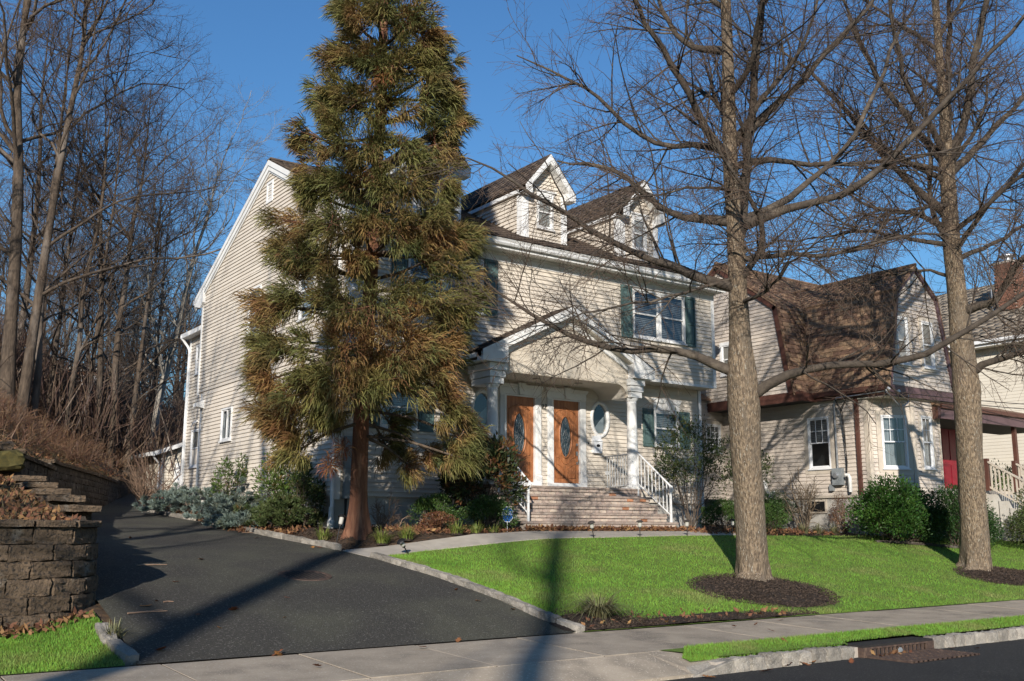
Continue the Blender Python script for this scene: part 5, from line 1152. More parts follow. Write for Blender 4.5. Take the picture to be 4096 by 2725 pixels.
OAK1 = oak(11, OB1, 18.15,
  [(1732,1320,.315),(1727,1200,.292),(1717,1050,.295),(1712,930,.315),(1708,860,.285),(1703,780,.235),(1698,660,.195),(1693,540,.185),(1682,400,.16),(1678,250,.145),(1674,100,.125),(1668,-60,.11),(1660,-300,.08),(1655,-700,.02)],
  [([(1700,860),(1640,838),(1560,800),(1500,808),(1420,806),(1330,785),(1270,748),(1190,705),(1110,640)], .085, .018, .9),
   ([(1725,915),(1790,870),(1860,848),(1960,836),(2060,836),(2150,806),(2250,745),(2380,660)], .088, .045, -1.6),
   ([(1695,665),(1640,648),(1560,622),(1440,575),(1330,510),(1250,455),(1160,400),(1080,365)], .08, .016, -.8),
   ([(1692,512),(1630,505),(1560,500),(1510,468),(1440,402),(1380,380),(1280,375)], .085, .02, 1.4),
   ([(1685,365),(1640,330),(1600,250),(1540,130),(1480,35),(1430,-60)], .085, .03, -1.2),
   ([(1685,350),(1600,330),(1540,342),(1450,300),(1380,215),(1280,165),(1190,130)], .06, .014, .8),
   ([(1676,118),(1610,112),(1560,85),(1520,20),(1490,-90)], .075, .03, 1.0),
   ([(1690,640),(1560,680),(1430,700),(1300,740),(1180,760)], .03, .008, -2.0),
   ([(1700,525),(1780,492),(1860,468),(1960,436),(2050,375),(2120,295),(2250,150),(2370,20)], .08, .035, -1.8),
   ([(1715,505),(1800,470),(1890,400),(1960,330),(2010,220),(2060,100),(2120,-20)], .07, .025, 1.5),
   ([(1690,330),(1780,250),(1850,180),(1940,80),(2010,0),(2060,-80)], .075, .028, .7),
   ([(1690,385),(1760,362),(1850,382),(2000,376),(2130,360),(2260,325)], .06, .016, 2.0),
   ([(1700,600),(1800,580),(1900,592),(2000,562),(2100,540),(2250,545)], .05, .012, -1.0),
   ([(1700,540),(1716,430),(1724,300),(1740,150),(1752,30),(1770,-150)], .10, .05, -.3),
   ([(1696,440),(1600,430),(1500,452),(1400,470)], .028, .008, -2.4),
   ([(1700,700),(1760,670),(1830,600),(1900,540)], .035, .01, -2.2)],
  'tall bare oak with a thick mottled trunk in the middle of the front lawn', 11, .33, None)
OAK2 = oak(23, OB2, 22.35,
  [(2247,1305,.345),(2242,1200,.315),(2232,1050,.30),(2225,900,.315),(2215,800,.305),(2203,680,.235),(2190,560,.225),(2183,440,.20),(2178,350,.185),(2172,250,.11),(2160,100,.10),(2150,-40,.09),(2140,-300,.06),(2135,-600,.02)],
  [([(2215,870),(2280,832),(2357,812),(2450,770)], .10, .06, -1.0),
   ([(2210,720),(2290,690),(2350,600),(2420,520)], .10, .05, -1.8),
   ([(2185,500),(2100,425),(2020,345),(1940,240),(1870,170),(1790,110)], .09, .03, .8),
   ([(2180,380),(2120,310),(2050,220),(1980,100),(1940,-10)], .10, .04, 1.0),
   ([(2180,370),(2150,300),(2090,200),(2060,80),(2040,-40)], .08, .04, -1.2),
   ([(2180,360),(2180,240),(2185,100),(2190,-60)], .09, .05, .4),
   ([(2182,370),(2220,290),(2240,150),(2270,0),(2290,-80)], .11, .06, -.8),
   ([(2185,400),(2260,330),(2330,250),(2420,170)], .09, .04, 1.2),
   ([(2190,565),(2080,548),(1990,530),(1900,545),(1800,560)], .05, .012, -2.0),
   ([(2195,600),(2290,560),(2357,520),(2440,480)], .06, .03, 1.0),
   ([(2190,470),(2120,480),(2030,500),(1940,480)], .04, .01, -2.5),
   ([(2200,640),(2120,620),(2020,640),(1960,690)], .04, .01, 1.5)],
  'second bare oak with a dark knotted trunk at the right of the lawn', 12, .36, None)
# ------------------------------------------------------------------ bare trees of the wooded slope
def bare_variant(seed, Ht, r0, lean, pale=False, thin=False):
    rng = np.random.default_rng(seed); n = 9; z = np.linspace(-.4, Ht, n); xy = np.cumsum(rng.normal(0, .10*Ht/16, (n, 2)), 0); xy -= xy[0]; xy[:, 0] += lean*np.clip(z/Ht, 0, 1)**1.2*Ht
    tp, tr = resample(np.c_[xy, z], [r0*1.35, r0, r0*.86, r0*.7, r0*.55, r0*.38, r0*.2, .02], 26); P0, R0 = tp[None], tr[None]
    A, AR = grow(rng, P0, R0, 8 if thin else 22, .18, .95, Ht*.26, Ht*.5, 50, 10, r0*.42, .02, up=.10, wig=.17, taper=.5, rtip=.25)
    B, BR = grow(rng, A, AR, 4 if thin else 8, .2, 1, Ht*.07, Ht*.16, 45, 6, .028, .009, up=.1, wig=.18, taper=.3)
    C, CR = grow(rng, B, BR, 2 if thin else 6, .15, 1, .5, 1.3, 42, 4, .009, .0045, up=.06, wig=.2)
    E, ER = grow(rng, C, CR, 3, .2, 1, .3, .8, 40, 3, .0045, .0035, up=.05, wig=.2)
    b1, b2 = ('bark_pale', 'twig_pale') if pale else ('bark_dark', 'bark_twig')
    vt, ft = tubes(P0, R0, 12); va, fa = join([tubes(A, AR, 6), tubes(B, BR, 4)]); vc, fc = join([tubes(C, CR, 3), tubes(E, ER, 3)])
    return mesh('trunk', vt, ft, b1, True), mesh('branches', va, fa, b1, True), mesh('crown', vc, fc, b2)
VAR = [bare_variant(s, hh, r, l) for s, hh, r, l in ((31,17,.125,.02),(32,15,.10,-.05),(33,19,.17,.06),(34,14,.075,.08))]
VTHIN = [bare_variant(51, 18, .27, .03, thin=True), bare_variant(52, 17, .22, -.03, thin=True)]
VPALE = bare_variant(41, 17, .17, .20, True)
def put_tree(var, x, y, s, rot, label, group, z=None, tilt=0):
    t = thing('bare_tree', label, 'tree', (x, y, (h(x, y) if z is None else z)-.05), group); t.rotation_euler = (0, tilt, rot); t.scale = (s, s, s)
    for nm, me in zip(('trunk', 'branches', 'crown'), var):
        o = bpy.data.objects.new(nm, me); COL.objects.link(o); o.parent = t
    return t
# trees of the slope, placed one by one
GRP = 'bare trees of the wooded slope'
SL = [(45,965,0,1.45,.0,'stout bare tree nearest the left edge of the slope'),(15,948,2,1.4,2.1,'dark thick bare tree at the far left edge'),(72,976,1,1.5,4.2,'leaning bare tree above the mossy stone'),
      (105,968,3,1.5,1.0,'thin straight bare tree left of the slope gap'),(150,1010,1,1.35,2.6,'bare tree standing at the middle of the brushy slope'),(182,1020,3,1.4,5.0,'slim pale stemmed bare tree in the slope gap'),
      (227,1052,0,1.2,3.3,'tall grey bare tree above the back retaining wall'),(251,1070,2,1.05,.7,'dark broad bare tree behind the back retaining wall'),(291,1090,0,1.05,5.6,'dark straight bare tree near the end of the back wall'),
      (326,1085,1,1.05,1.9,'bare tree just left of the leaning pale tree')]
SURV = {}
def ground_at(xd, yd):
    d = np.array(spot(xd, yd, 1.0)); ts = np.linspace(8, 90, 4000); p = d[None]*ts[:, None]; g = p[:, 2]-H(p[:, 0], p[:, 1]); i = np.where((g[:-1] > 0) & (g[1:] <= 0))[0]
    return p[i[0]] if len(i) else d*40
for x, y, v, s, rot, lab in SL:
    p = ground_at(x, y); put_tree(VAR[v], p[0], p[1], s*(.86 if x < 50 else .72), rot, lab, GRP)
p = ground_at(334, 1112); put_tree(VPALE, p[0], p[1], .85, .12, 'pale flaking bare tree leaning towards the rear of the house', GRP)
rs = random.Random(12); cnt = 0
while cnt < 17:
    Y = rs.uniform(42, 80); k_ = rs.uniform(.08, .36); X = Y*k_
    v = rs.randrange(4); put_tree(VAR[v], X, Y, rs.uniform(.6, .85)*np.interp(k_, [.1,.3], [1.25,.95]), rs.uniform(0, 6.28), 'bare grey tree in the dense wood behind the slope', GRP); cnt += 1
for i, (X, Y, v, s) in enumerate(((-.2,24.5,3,1.0),(-1.0,31,1,1.0),(-1.8,17.5,1,1.0))):
    put_tree(VAR[v], X, Y, s, i*1.7, ('bare tree just beyond the left edge reaching over the slope','tall bare tree beyond the left edge among the slope trees','bare tree off the left edge with branches crossing the sky')[i], GRP)
# street trees across the road and in the left yard: they throw the long shadows over drive, lawn and walls
for i, (X, Y, v, s, rot) in enumerate(((-14.6,-9.0,0,1.35,.4),(-18.6,-19.4,0,1.45,1.0),(-10.2,6.2,0,1.15,2.0),(-7.6,5.4,1,1.1,3.0),(4.5,-13.5,1,1.1,5.0))):
    put_tree(VTHIN[v], X, Y, s, rot, ('bare street tree behind the viewer left of the driveway line','bare street tree directly behind the viewer','bare yard tree left of the frame beyond the front wall','bare yard tree left of the frame nearer the street','bare street tree behind the viewer across from the oaks')[i], 'trees behind and beside the viewer')
# far wood: one mass of stems and branches
def far_wood():
    rng = np.random.default_rng(5); n = 120; Y = rng.uniform(70, 150, n); X = Y*rng.uniform(.02, .50, n); X[90:] = Y[90:]*rng.uniform(.5, 3.2, 30); z = H(X, Y); Hh = rng.uniform(10, 17, n)
    k = np.linspace(0, 1, 6); P = np.stack([X[:, None]+rng.normal(0, .4, (n, 6))*k, Y[:, None]+rng.normal(0, .4, (n, 6))*k, z[:, None]-.5+Hh[:, None]*k], -1); R = .22*np.linspace(1, .2, 6)[None]*rng.uniform(.6, 1.3, (n, 1))
    A, AR = grow(rng, P, R, 16, .2, .98, 3, 6, 45, 5, .08, .03, up=.15, wig=.15); B, BR = grow(rng, A, AR, 7, .15, 1, 1, 2.6, 42, 3, .03, .018, up=.08, wig=.2)
    o = addmesh('far_wood', [tubes(P, R, 6), tubes(A, AR, 4), tubes(B, BR, 3)], 'bark_dark', None, False, 'stuff'); tag(o, 'hazy brown mass of bare trees far behind the slope', 'woods')
far_wood()
def far_building():
    p = spot(168, 890, 92); t = thing('apartment_block', 'distant brick apartment block glimpsed between the bare trees', 'building', (p[0], p[1], h(p[0], p[1]))); w = Wall((p[0]-2.2, p[1]), (p[0]+2.6, p[1]-1.5)); zb = h(p[0], p[1])-2; m = MB()
    w.box(m, 0, w.L, -6, 0, zb, p[2]+1.4); m.build('wall', 'brick_red', t); m = MB(); w.box(m, -.2, w.L+.2, -6.2, .2, p[2]+1.4, p[2]+1.7); m.build('parapet', 'stucco', t)
    for r in range(4):
        for c in range(3): m = MB(); w.box(m, .6+c*1.6, 1.4+c*1.6, .0, .06, p[2]-5.4+r*1.8, p[2]-4.4+r*1.8); m.build('window', 'vinylframe', t)
far_building()
# ------------------------------------------------------------------ the big conifer
def conifer():
    rng = np.random.default_rng(77); D = 19.0; b = np.array((8.85, 17.34, -.07)); t = thing('redwood_tree', 'tall bronze green conifer with a red brown trunk before the house corner', 'tree', tuple(b))
    tp, tr = resample([b-np.array([0,0,.15]), b+np.array([0,0,.05]), spot(825,1150,D), spot(832,950,D), spot(850,700,D), spot(862,500,D), spot(876,250,D), spot(885,0,D), spot(890,-250,D), spot(892,-520,D)], [.29,.225,.165,.148,.135,.12,.10,.08,.05,.01], 60)
    v, f = tubes(tp[None], tr[None], 18); vv = v.reshape(60, 18, 3); hg = np.clip(vv[:, :, 2]-b[2], 0, 9); a = np.arange(18)*2*np.pi/18
    vv = tp[:, None]+(vv-tp[:, None])*(1+.25*np.exp(-hg/.3)*np.cos(a*4+1)+rng.normal(0, .02, hg.shape))[:, :, None]; link('trunk', mesh('trunk', vv.reshape(-1, 3), f, 'bark_red', True), t)
    px = D/2302
    CL = [(800,40,55),(870,30,50),(950,50,60),(1000,90,45),(770,130,55),(850,140,55),(930,150,60),(1010,170,52),(740,220,48),(810,230,58),(900,240,55),(980,240,60),(1048,240,42),
      (705,310,45),(770,320,62),(850,330,50),(940,330,55),(1030,330,58),(1066,290,36),(720,390,56),(800,420,58),(880,430,50),(970,420,58),(1045,420,48),(695,440,40),
      (660,510,56),(740,510,58),(830,520,40),(930,520,50),(1020,510,58),(1080,545,46),(645,590,56),(720,600,62),(810,600,36),(1000,600,58),(1085,620,52),
      (610,700,58),(690,690,62),(780,690,66),(860,700,70),(960,700,70),(1040,700,62),(1095,700,42),(590,800,56),(660,800,58),(780,800,72),(880,800,76),(970,800,72),(1040,800,55),
      (580,880,46),(640,930,64),(700,900,50),(760,880,66),(850,890,56),(930,870,60),(1020,890,50),(610,970,50),(660,1000,48),(740,950,44),(1050,950,44),(1080,1005,44),(1075,1055,40),(660,1045,34)]
    C = []; R = []; dead = []
    for x, y, r in CL:
        xs_ = np.interp(y, [0, 300, 600, 1000], [.88, .90, .88, .93]); x = 862+(x-862)*xs_; top = np.interp(y, [0, 500, 850, 1050], [140, 235, 290, 280]); cx = np.interp(y, [0, 250, 500, 700, 950, 1224], [885, 876, 862, 850, 832, 825]); u = min(1, abs(x-cx)/top); dd = math.sqrt(max(0, 1-u*u))*top*px*.72
        fr = -dd*rng.uniform(.55, 1.05); C.append(spot(x, y, D+fr)); R.append(r*px*np.array([1.1, 1.1, 1.0])*np.interp(y, [0, 400, 650], [.82, .95, 1.05]))
        if y < 960 and rng.random() < .62: C.append(spot(x+rng.uniform(-20, 20), y+rng.uniform(-25, 25), D+dd*rng.uniform(.3, .9))); R.append(r*px*np.array([1, 1, .9])*np.interp(y, [0, 400, 650], [.8, .9, 1]))
    for y in np.linspace(-60, -480, 12):
        for k in range(4): a_ = rng.uniform(0, 6.28); q = tp[np.argmin(abs(tp[:, 2]-spot(885, y, D)[2]))]; rad = np.interp(y, [-480, 0], [.15, .85]); C.append(q+np.array([math.cos(a_)*rad, math.sin(a_)*rad, 0])); R.append(np.array([.4,.4,.4])*np.interp(y, [-480, 0], [.6, 1.1]))
    for x, y, r, dd in ((890,1030,40,.9),(945,1075,40,.7),(1000,1045,36,.6),(905,985,40,.8)): C.append(spot(x, y, D+dd)); R.append(r*px*np.ones(3))
    C = np.array(C); R = np.array(R); ix = np.argmin(abs(tp[None, :, 2]-(C[:, None, 2]+np.where(C[:, 2] < 2.6, .55, -.15)[:, None])), 1); base = tp[ix]
    for c, q in zip(C, base):                                   # limbs from the trunk to every spray
        mid = (q*.5+c*.5)+np.array([0,0,.10 if c[2] < 2.6 else -.06]); e = c+nrm(c-q)*.15; pp, rr = resample([q, mid, c, e], [.038,.028,.018,.006], 8); vm, fm = tubes(pp[None], rr[None], 6); link('limb', mesh('limb', vm, fm, 'bark_dark', True), t)
    ax = nrm(C-base)*np.array([1,1,.35]); vol = (R.prod(1)**(1/3)); parts = []; sec = []
    # sub-clumps make tufted, broken outlines
    m = 15; sc = np.repeat(C, m, 0); sr = np.repeat(R, m, 0); d = nrm(rng.normal(size=sc.shape)); sub = sc+d*sr*rng.uniform(.2, 1.04, (len(sc), 1)); sax = np.repeat(ax, m, 0)*.8+d*.6
    keep = rng.random(len(sub)) < .80; sub, sr2, sax = sub[keep], sr[keep]*rng.uniform(.26, .48, (keep.sum(), 1)), sax[keep]
    p0 = sc[keep]-ax.repeat(m, 0)[keep]*.1; Q = np.stack([p0, (p0+sub)/2+np.array([0,0,-.02]), sub+nrm(sax)*.12], 1); addmesh('twigs', [tubes(Q, np.broadcast_to(np.array([.012,.008,.004]), (len(Q), 3)).copy(), 4)], 'bark_red', t)
    addmesh('foliage', [strands(rng, sub, sr2, 84, .23, .0145, out=.30, droop=.75, axis=nrm(sax)*1.0, shell=.05, rnd=.30)], 'needle', t, False)
    DC = np.array([spot(x, y, D-.9) for x, y in ((860,400),(845,590),(790,1030),(760,1070),(880,180),(1010,560),(1085,975))]); addmesh('dead_foliage', [strands(rng, DC, np.array([[.16,.16,.16]]*len(DC)), 150, .17, .013, droop=.9, shell=.0)], 'needle_dead', t, False)
conifer()
# ------------------------------------------------------------------ shrubs
def stems(rng, base, tops, r0, m, t, n=6, wig=.05):
    P = []; 
    for q in tops:
        k = np.linspace(0, 1, n)[:, None]; pp = base+(q-base)*k+rng.normal(0, wig, (n, 3))*np.sin(k*np.pi); P.append(pp)
    P = np.array(P); R = np.broadcast_to(r0*np.linspace(1, .4, n)[None], P.shape[:2]).copy(); return P, R
def leafy(name, label, cat, base, size, n, L, W, m, nst=10, lob=14, seed=1, open_=.0, group=None, stem='bark_dark', upb=.35, lowz=.0):
    """shrub: stems, and a crown of leaf faces gathered in uneven lobes"""
    rng = np.random.default_rng(seed); b = np.array((base[0], base[1], h(*base) if len(base) < 3 else base[2])); t = thing(name, label, cat, tuple(b), group); s = np.array(size)
    d = nrm(rng.normal(size=(lob, 3))); d[:, 2] = np.abs(d[:, 2])*1.25-.42; C = b+np.array([0,0,s[2]*(lowz+.44)])+d*s*np.array([.37,.37,.42])*rng.uniform(.75, 1.12, (lob, 1)); C[:, 2] = np.maximum(C[:, 2], b[2]+s[2]*(lowz+.08))
    R = s*np.array([.21,.21,.19])*rng.uniform(.7, 1.25, (lob, 1))*(1-open_*.45); p, dd = blob_points(rng, C, R, n//lob, .3)
    out = nrm(p-(b+np.array([0,0,s[2]*.35]))); o = dd*.5+out*.6+rng.normal(0, .45, p.shape)+np.array([0,0,upb])
    q = p[:, 2] > b[2]+.03; addmesh('foliage', [leaves(rng, p[q], o[q], L, W)], m, t, False)
    P, Rr = stems(rng, b-np.array([0,0,.05]), C[rng.integers(0, lob, nst)], .016, stem, t); B, BR = grow(rng, P, Rr, 6, .3, 1, .15*s[2], .4*s[2], 40, 4, .008, .004, up=.1); addmesh('stems', [tubes(P, Rr, 5), tubes(B, BR, 3)], stem, t)
    return t
def juniper(label, base, size, n, m, seed, lay=26):
    rng = np.random.default_rng(seed); b = np.array((base[0], base[1], h(*base))); t = thing('juniper', label, 'shrub', tuple(b), 'low junipers along the driveway bed'); s = np.array(size)
    a = rng.uniform(0, 6.28, lay); rr = np.sqrt(rng.uniform(0, 1, lay)); zz = rng.uniform(.12, 1, lay)*(1-.55*rr**2); C = b+np.c_[np.cos(a)*rr*s[0]*.5, np.sin(a)*rr*s[1]*.5, zz*s[2]*.85]
    ax = nrm(np.c_[np.cos(a)*rr, np.sin(a)*rr, np.full(lay, .35)]); R = np.array([.24,.24,.10])*rng.uniform(.8, 1.3, (lay, 1))*(s[0]/1.6)
    m2 = 9; sub = np.repeat(C, m2, 0)+rng.normal(size=(lay*m2, 3))*np.repeat(R, m2, 0)*.8; sub[:, 2] = np.maximum(sub[:, 2], b[2]+.06); addmesh('foliage', [strands(rng, sub, np.full((len(sub), 3), .055)*np.array([1.2,1.2,.7]), n//len(sub), .085, .016, out=.5, droop=-.1, axis=np.repeat(ax, m2, 0)*.9, up=.15, shell=0)], m, t, False)
    P, R2 = stems(rng, b+np.array([0,0,-.03]), C, .014, 'bark_dark', t); addmesh('stems', [tubes(P, R2, 5)], 'bark_dark', t); return t
juniper('blue green juniper mound at the far end of the driveway bed', (8.6, 25.9), (2.4,2.0,.66), 15000, 'juniper_blue', 1)
juniper('larger blue green juniper mound in the middle of the driveway bed', (8.75, 22.6), (2.0,2.0,.70), 15000, 'juniper_blue', 2)
juniper('blue juniper trailing low over the driveway edging gap', (8.25, 21.4), (1.2,1.4,.5), 7000, 'juniper_blue', 4, 16)
juniper('olive green juniper beside the near end of the driveway bed', (8.75, 20.35), (1.5,1.3,.72), 10000, 'juniper_green', 3, 20)
leafy('pieris_shrub', 'small upright green shrub standing against the side wall', 'shrub', (9.0, 24.7), (1.0,1.0,1.75), 900, .10, .035, 'pieris', 6, 12, 11, .5)
leafy('pieris_shrub', 'tall red tipped leafy shrub by the house corner', 'shrub', (8.9, 21.0), (1.35,1.4,1.9), 2600, .10, .034, 'pieris', 9, 18, 12, .35)
leafy('pieris_shrub', 'dark leafy shrub rising behind the olive juniper', 'shrub', (9.0, 20.1), (.9,.9,1.45), 1100, .10, .034, 'tallshrub', 8, 11, 13, .5)
leafy('rhododendron', 'dark large leaved shrub with browning leaves left of the steps', 'shrub', (12.05, 18.0), (1.9,1.7,2.3), 5000, .15, .05, 'rhodo', 12, 20, 14, .1)
leafy('boxwood', 'rounded green boxwood beside the security sign', 'shrub', (11.75, 17.25), (1.15,1.1,.78), 6500, .036, .022, 'boxwood', 14, 26, 15)
leafy('boxwood', 'rounded green boxwood nearer the conifer trunk', 'shrub', (10.9, 18.0), (1.0,.95,.82), 5500, .036, .022, 'boxwood', 14, 24, 16)
leafy('barberry', 'low brown leaved shrub by the walkway below the boxwood', 'shrub', (10.55, 17.3), (.75,.7,.42), 1500, .04, .022, 'brownshrub', 12, 14, 17)
leafy('privet', 'tall loose leaved shrub between the steps and the oak', 'shrub', (18.7, 18.3), (2.1,1.7,2.6), 4200, .075, .032, 'tallshrub', 16, 30, 18, .45, lowz=.24)
leafy('privet', 'slender leafy shrub right of the tall loose shrub', 'shrub', (20.4, 18.0), (1.7,1.5,2.3), 2600, .075, .032, 'tallshrub', 11, 16, 19, .4, lowz=.2)
leafy('boxwood', 'clipped green hedge bush at the foot of the tall shrub', 'shrub', (18.9, 17.35), (1.5,1.0,.85), 7000, .036, .022, 'boxwood', 14, 26, 20)
leafy('boxwood', 'clipped green hedge bush nearest the oak trunk', 'shrub', (20.2, 17.2), (1.4,1.0,.85), 7000, .036, .022, 'boxwood', 14, 26, 21)
leafy('boxwood', 'dark clipped bush against the neighbour foundation', 'shrub', (22.5, 18.9), (2.0,1.5,1.15), 9500, .038, .022, 'darkshrub', 14, 28, 22)
leafy('laurel_bush', 'large glossy evergreen bush in front of the bay', 'shrub', (22.75, 15.15), (3.1,1.7,2.0), 16000, .085, .036, 'brightshrub', 18, 40, 23, lowz=-.12)
leafy('laurel_bush', 'dark dense evergreen bush between the bay and the second oak', 'shrub', (24.4, 14.55), (3.2,1.5,1.95), 15000, .07, .03, 'darkshrub', 18, 40, 24, lowz=-.12)
leafy('laurel_bush', 'mixed green bush right of the second oak by the stair railing', 'shrub', (27.0, 13.7), (2.2,1.4,1.9), 7000, .07, .03, 'tallshrub', 14, 24, 25)
leafy('laurel_bush', 'low dark bush at the right edge beneath the stair railing', 'shrub', (29.2, 13.2), (2.4,1.2,1.2), 6000, .07, .03, 'darkshrub', 12, 20, 26)
leafy('holly_bush', 'golden green bush behind the neighbour porch', 'shrub', (33.2, 18.0), (2.2,2.2,2.4), 3500, .09, .05, 'pieris', 10, 20, 27)
leafy('barberry', 'rust brown shrub at the foot of the neighbour wall', 'shrub', (22.9, 16.8), (.8,.8,1.15), 2000, .05, .012, 'brownshrub', 22, 16, 28, stem='twig_dead')
leafy('barberry', 'thin rusty shrub in front of the clipped hedge', 'shrub', (19.35, 16.85), (.45,.4,.75), 500, .05, .016, 'brownshrub', 12, 8, 29, stem='twig_dead')
def twiggy(label, base, size, n, seed, m='twig_dead', r=.014):
    rng = np.random.default_rng(seed); b = np.array((*base, h(*base))); t = thing('bare_shrub', label, 'shrub', tuple(b)); s = np.array(size); d = rng.normal(size=(n, 3)); d[:, 2] = np.abs(d[:, 2])+.6; top = b+nrm(d)*s*rng.uniform(.6, 1, (n, 1))
    P, R = stems(rng, b-np.array([0,0,.04]), top, r, m, t, 6, .05); B, BR = grow(rng, P, R, 8, .25, 1, .15*s[2], .45*s[2], 38, 4, r*.5, .0035, up=.12); C, CR = grow(rng, B, BR, 4, .2, 1, .1, .25, 40, 3, .004, .003, up=.05)
    addmesh('stems', [tubes(P, R, 6)], m, t); addmesh('twigs', [tubes(B, BR, 4), tubes(C, CR, 3)], m, t)
twiggy('small bleached leafless shrub right of the conifer trunk', (10.0, 18.4), (.5,.5,.75), 12, 1)
twiggy('leafless multi stemmed shrub against the neighbour foundation', (22.7, 17.9), (.95,.95,1.9), 16, 2, 'bark_oak', .022)
twiggy('leafless spreading shrub at the far corner of the house', (8.7, 31.0), (1.3,1.3,1.8), 12, 3, 'twig_dead', .02)
twiggy('tangled bare shrub beside the garden shed', (9.3, 33.5), (1.4,1.4,1.2), 22, 4, 'twig_dead', .014)
def tuft(label, base, n, L, m, seed, r=.12, grp='strappy clumps in the beds'):
    rng = np.random.default_rng(seed); b = np.array((*base, h(*base))); t = thing('liriope_clump', label, 'grass clump', tuple(b), grp); a = rng.uniform(0, 6.28, n); rr = rng.uniform(0, r, n); p = b+np.c_[np.cos(a)*rr, np.sin(a)*rr, np.zeros(n)]
    k = np.linspace(0, 1, 5); tilt = rng.uniform(.15, 1.0, n) if n < 250 else rng.uniform(.55, 1.35, n); l = L*rng.uniform(.6, 1.15, n); w = .0085*rng.uniform(.7, 1.3, n); o = np.c_[np.cos(a), np.sin(a), np.zeros(n)]; s_ = np.c_[-np.sin(a), np.cos(a), np.zeros(n)]; rows = []
    for kk in k:
        q = p+o*(tilt*l*(kk*.55+.5*kk**2))[:, None]; q[:, 2] += l*(kk*1.0-.78*tilt*kk**2.2); ww = (w*(1-kk*.85))[:, None]; rows += [q-s_*ww, q+s_*ww]
    V = np.stack(rows, 1).reshape(-1, 3); q = np.array([[0,1,3,2],[2,3,5,4],[4,5,7,6],[6,7,9,8]]); F = (q[None]+(np.arange(n)*10)[:, None, None]).reshape(-1, 4)
    link('blades', mesh('blades', V, F, m), t); c = MB(); c.lathe(tuple(b-np.array([0,0,.03])), [(r,.0),(r*.8,.05),(.01,.06)], 8); c.build('crown_base', 'mulch', t)
for i, (x, y, n, L, m, lab) in enumerate(((9.0,16.66,150,.38,'liriope','yellow green strappy clump in front of the conifer trunk'),(9.5,16.64,120,.36,'liriope','yellow green strappy clump beside the walkway below the conifer'),
    (10.6,16.62,120,.34,'liriope','bright strappy clump by the walkway below the brown shrub'),(11.1,16.7,90,.30,'liriope','small strappy clump by the walkway near the boxwood'),(8.35,17.75,120,.36,'liriope','green strappy clump at the corner of the driveway edging'),
    (9.38,11.0,300,.62,'liriope_dull','floppy dull green clump at the drive corner of the lawn'),(11.6,16.85,70,.25,'liriope','thin strappy clump in the leaves near the sign'),(20.9,16.55,110,.36,'liriope_dull','grey green strappy clump below the neighbour hedge'),
    (21.4,16.5,110,.36,'liriope_dull','grey green strappy clump right of the oak trunk'),(21.9,16.4,100,.34,'liriope_dull','grey green strappy clump at the edge of the neighbour bed'),(19.4,16.6,60,.3,'liriope','small bright clump under the clipped hedge'),(2.95,11.35,80,.22,'liriope_dull','dry tuft spilling over the left drive kerb'))):
    tuft(lab, (x, y), n, L, m, 100+i, .17 if n > 250 else .12)
# ------------------------------------------------------------------ grass, mulch, litter
def grass(name, label, regions, m, hgt, wid, seed, kind='stuff', cat='grass', lean=.45):
    rng = np.random.default_rng(seed); Ps = []
    for f_, n in regions: Ps.append(f_(rng, n))
    P = np.concatenate(Ps); n = len(P); a = rng.uniform(0, 6.28, n); hh = hgt*rng.uniform(.5, 1.35, n); l = lean*hh*rng.uniform(.2, 1.3, n); b = rng.uniform(0, 6.28, n); w = wid*.5
    s = np.c_[np.cos(a)*w, np.sin(a)*w, np.zeros(n)]; tip = P+np.c_[np.cos(b)*l, np.sin(b)*l, hh]; V = np.stack([P-s, P+s, tip], 1).reshape(-1, 3)
    o = link(name, mesh(name, V, np.arange(n*3).reshape(-1, 3), m), None, None, kind); o['label'] = label; o['category'] = cat
MUL = [(13.85, 11.85, 1.35, .92), (22.0, 12.0, 1.35, .75)]
def in_mulch(x, y): 
    k = np.zeros(len(x), bool)
    for cx, cy, rx, ry in MUL: an = np.arctan2(y-cy, x-cx); k |= ((x-cx)/rx)**2+((y-cy)/ry)**2 < (1+.10*np.sin(an*3+cx)+.06*np.sin(an*7+1)+.05*np.sin(an*17)+RNG.normal(0, .06, len(x)))**2
    k |= (y < 10.46+.42*np.exp(-((x-11.2)/1.5)**2)+.75*np.exp(-((x-9.1)/.75)**2)) | ((np.abs(x-13.9) < .7) & (y < 12) & (y > 10.75))
    return k
def lawn_pts(rng, n):
    t = rng.random(n); x = 8.5+(34-8.5)*t**1.5; y0 = 10.47; y = y0+(LAWN_TOP(x)-y0)*rng.random(n)**1.15; q = (x > XR(y)+.2) & ~in_mulch(x, y); x, y = x[q], y[q]; return np.c_[x, y, H(x, y)]
def verge_pts(rng, n):
    x = 8.45+30*rng.random(n)**1.4; y = rng.uniform(8.33, 8.80, n); q = (y-8.33) < (x-8.3)*.9; q &= ~((x > INX0-.02) & (x < INX1+.02) & (y < 8.44)); x, y = x[q], y[q]; return np.c_[x, y, H(x, y)]
def left_pts(rng, n):
    x = rng.uniform(-1.5, 2.95, n); y = rng.uniform(10.47, 12.42, n); q = (y < 12.0+.25*np.sin(x*3)) | (x < 1.6); q &= x < XL(y)-.12; x, y = x[q], y[q]; return np.c_[x, y, H(x, y)]
grass('lawn_grass', 'short bright green grass of lawn, verge and left patch', [(lawn_pts, 220000), (verge_pts, 65000), (left_pts, 60000)], 'grass', .036, .0085, 3)
def hill_pts(rng, n):
    y = rng.uniform(12.9, 34, n); x = XL(y)-.35-rng.uniform(0, 1, n)**1.3*9; return np.c_[x, y, H(x, y)]
grass('slope_grass', 'dry tan grass on the slope above the walls', [(hill_pts, 24000)], 'drygrass', .075, .012, 4, lean=.9)
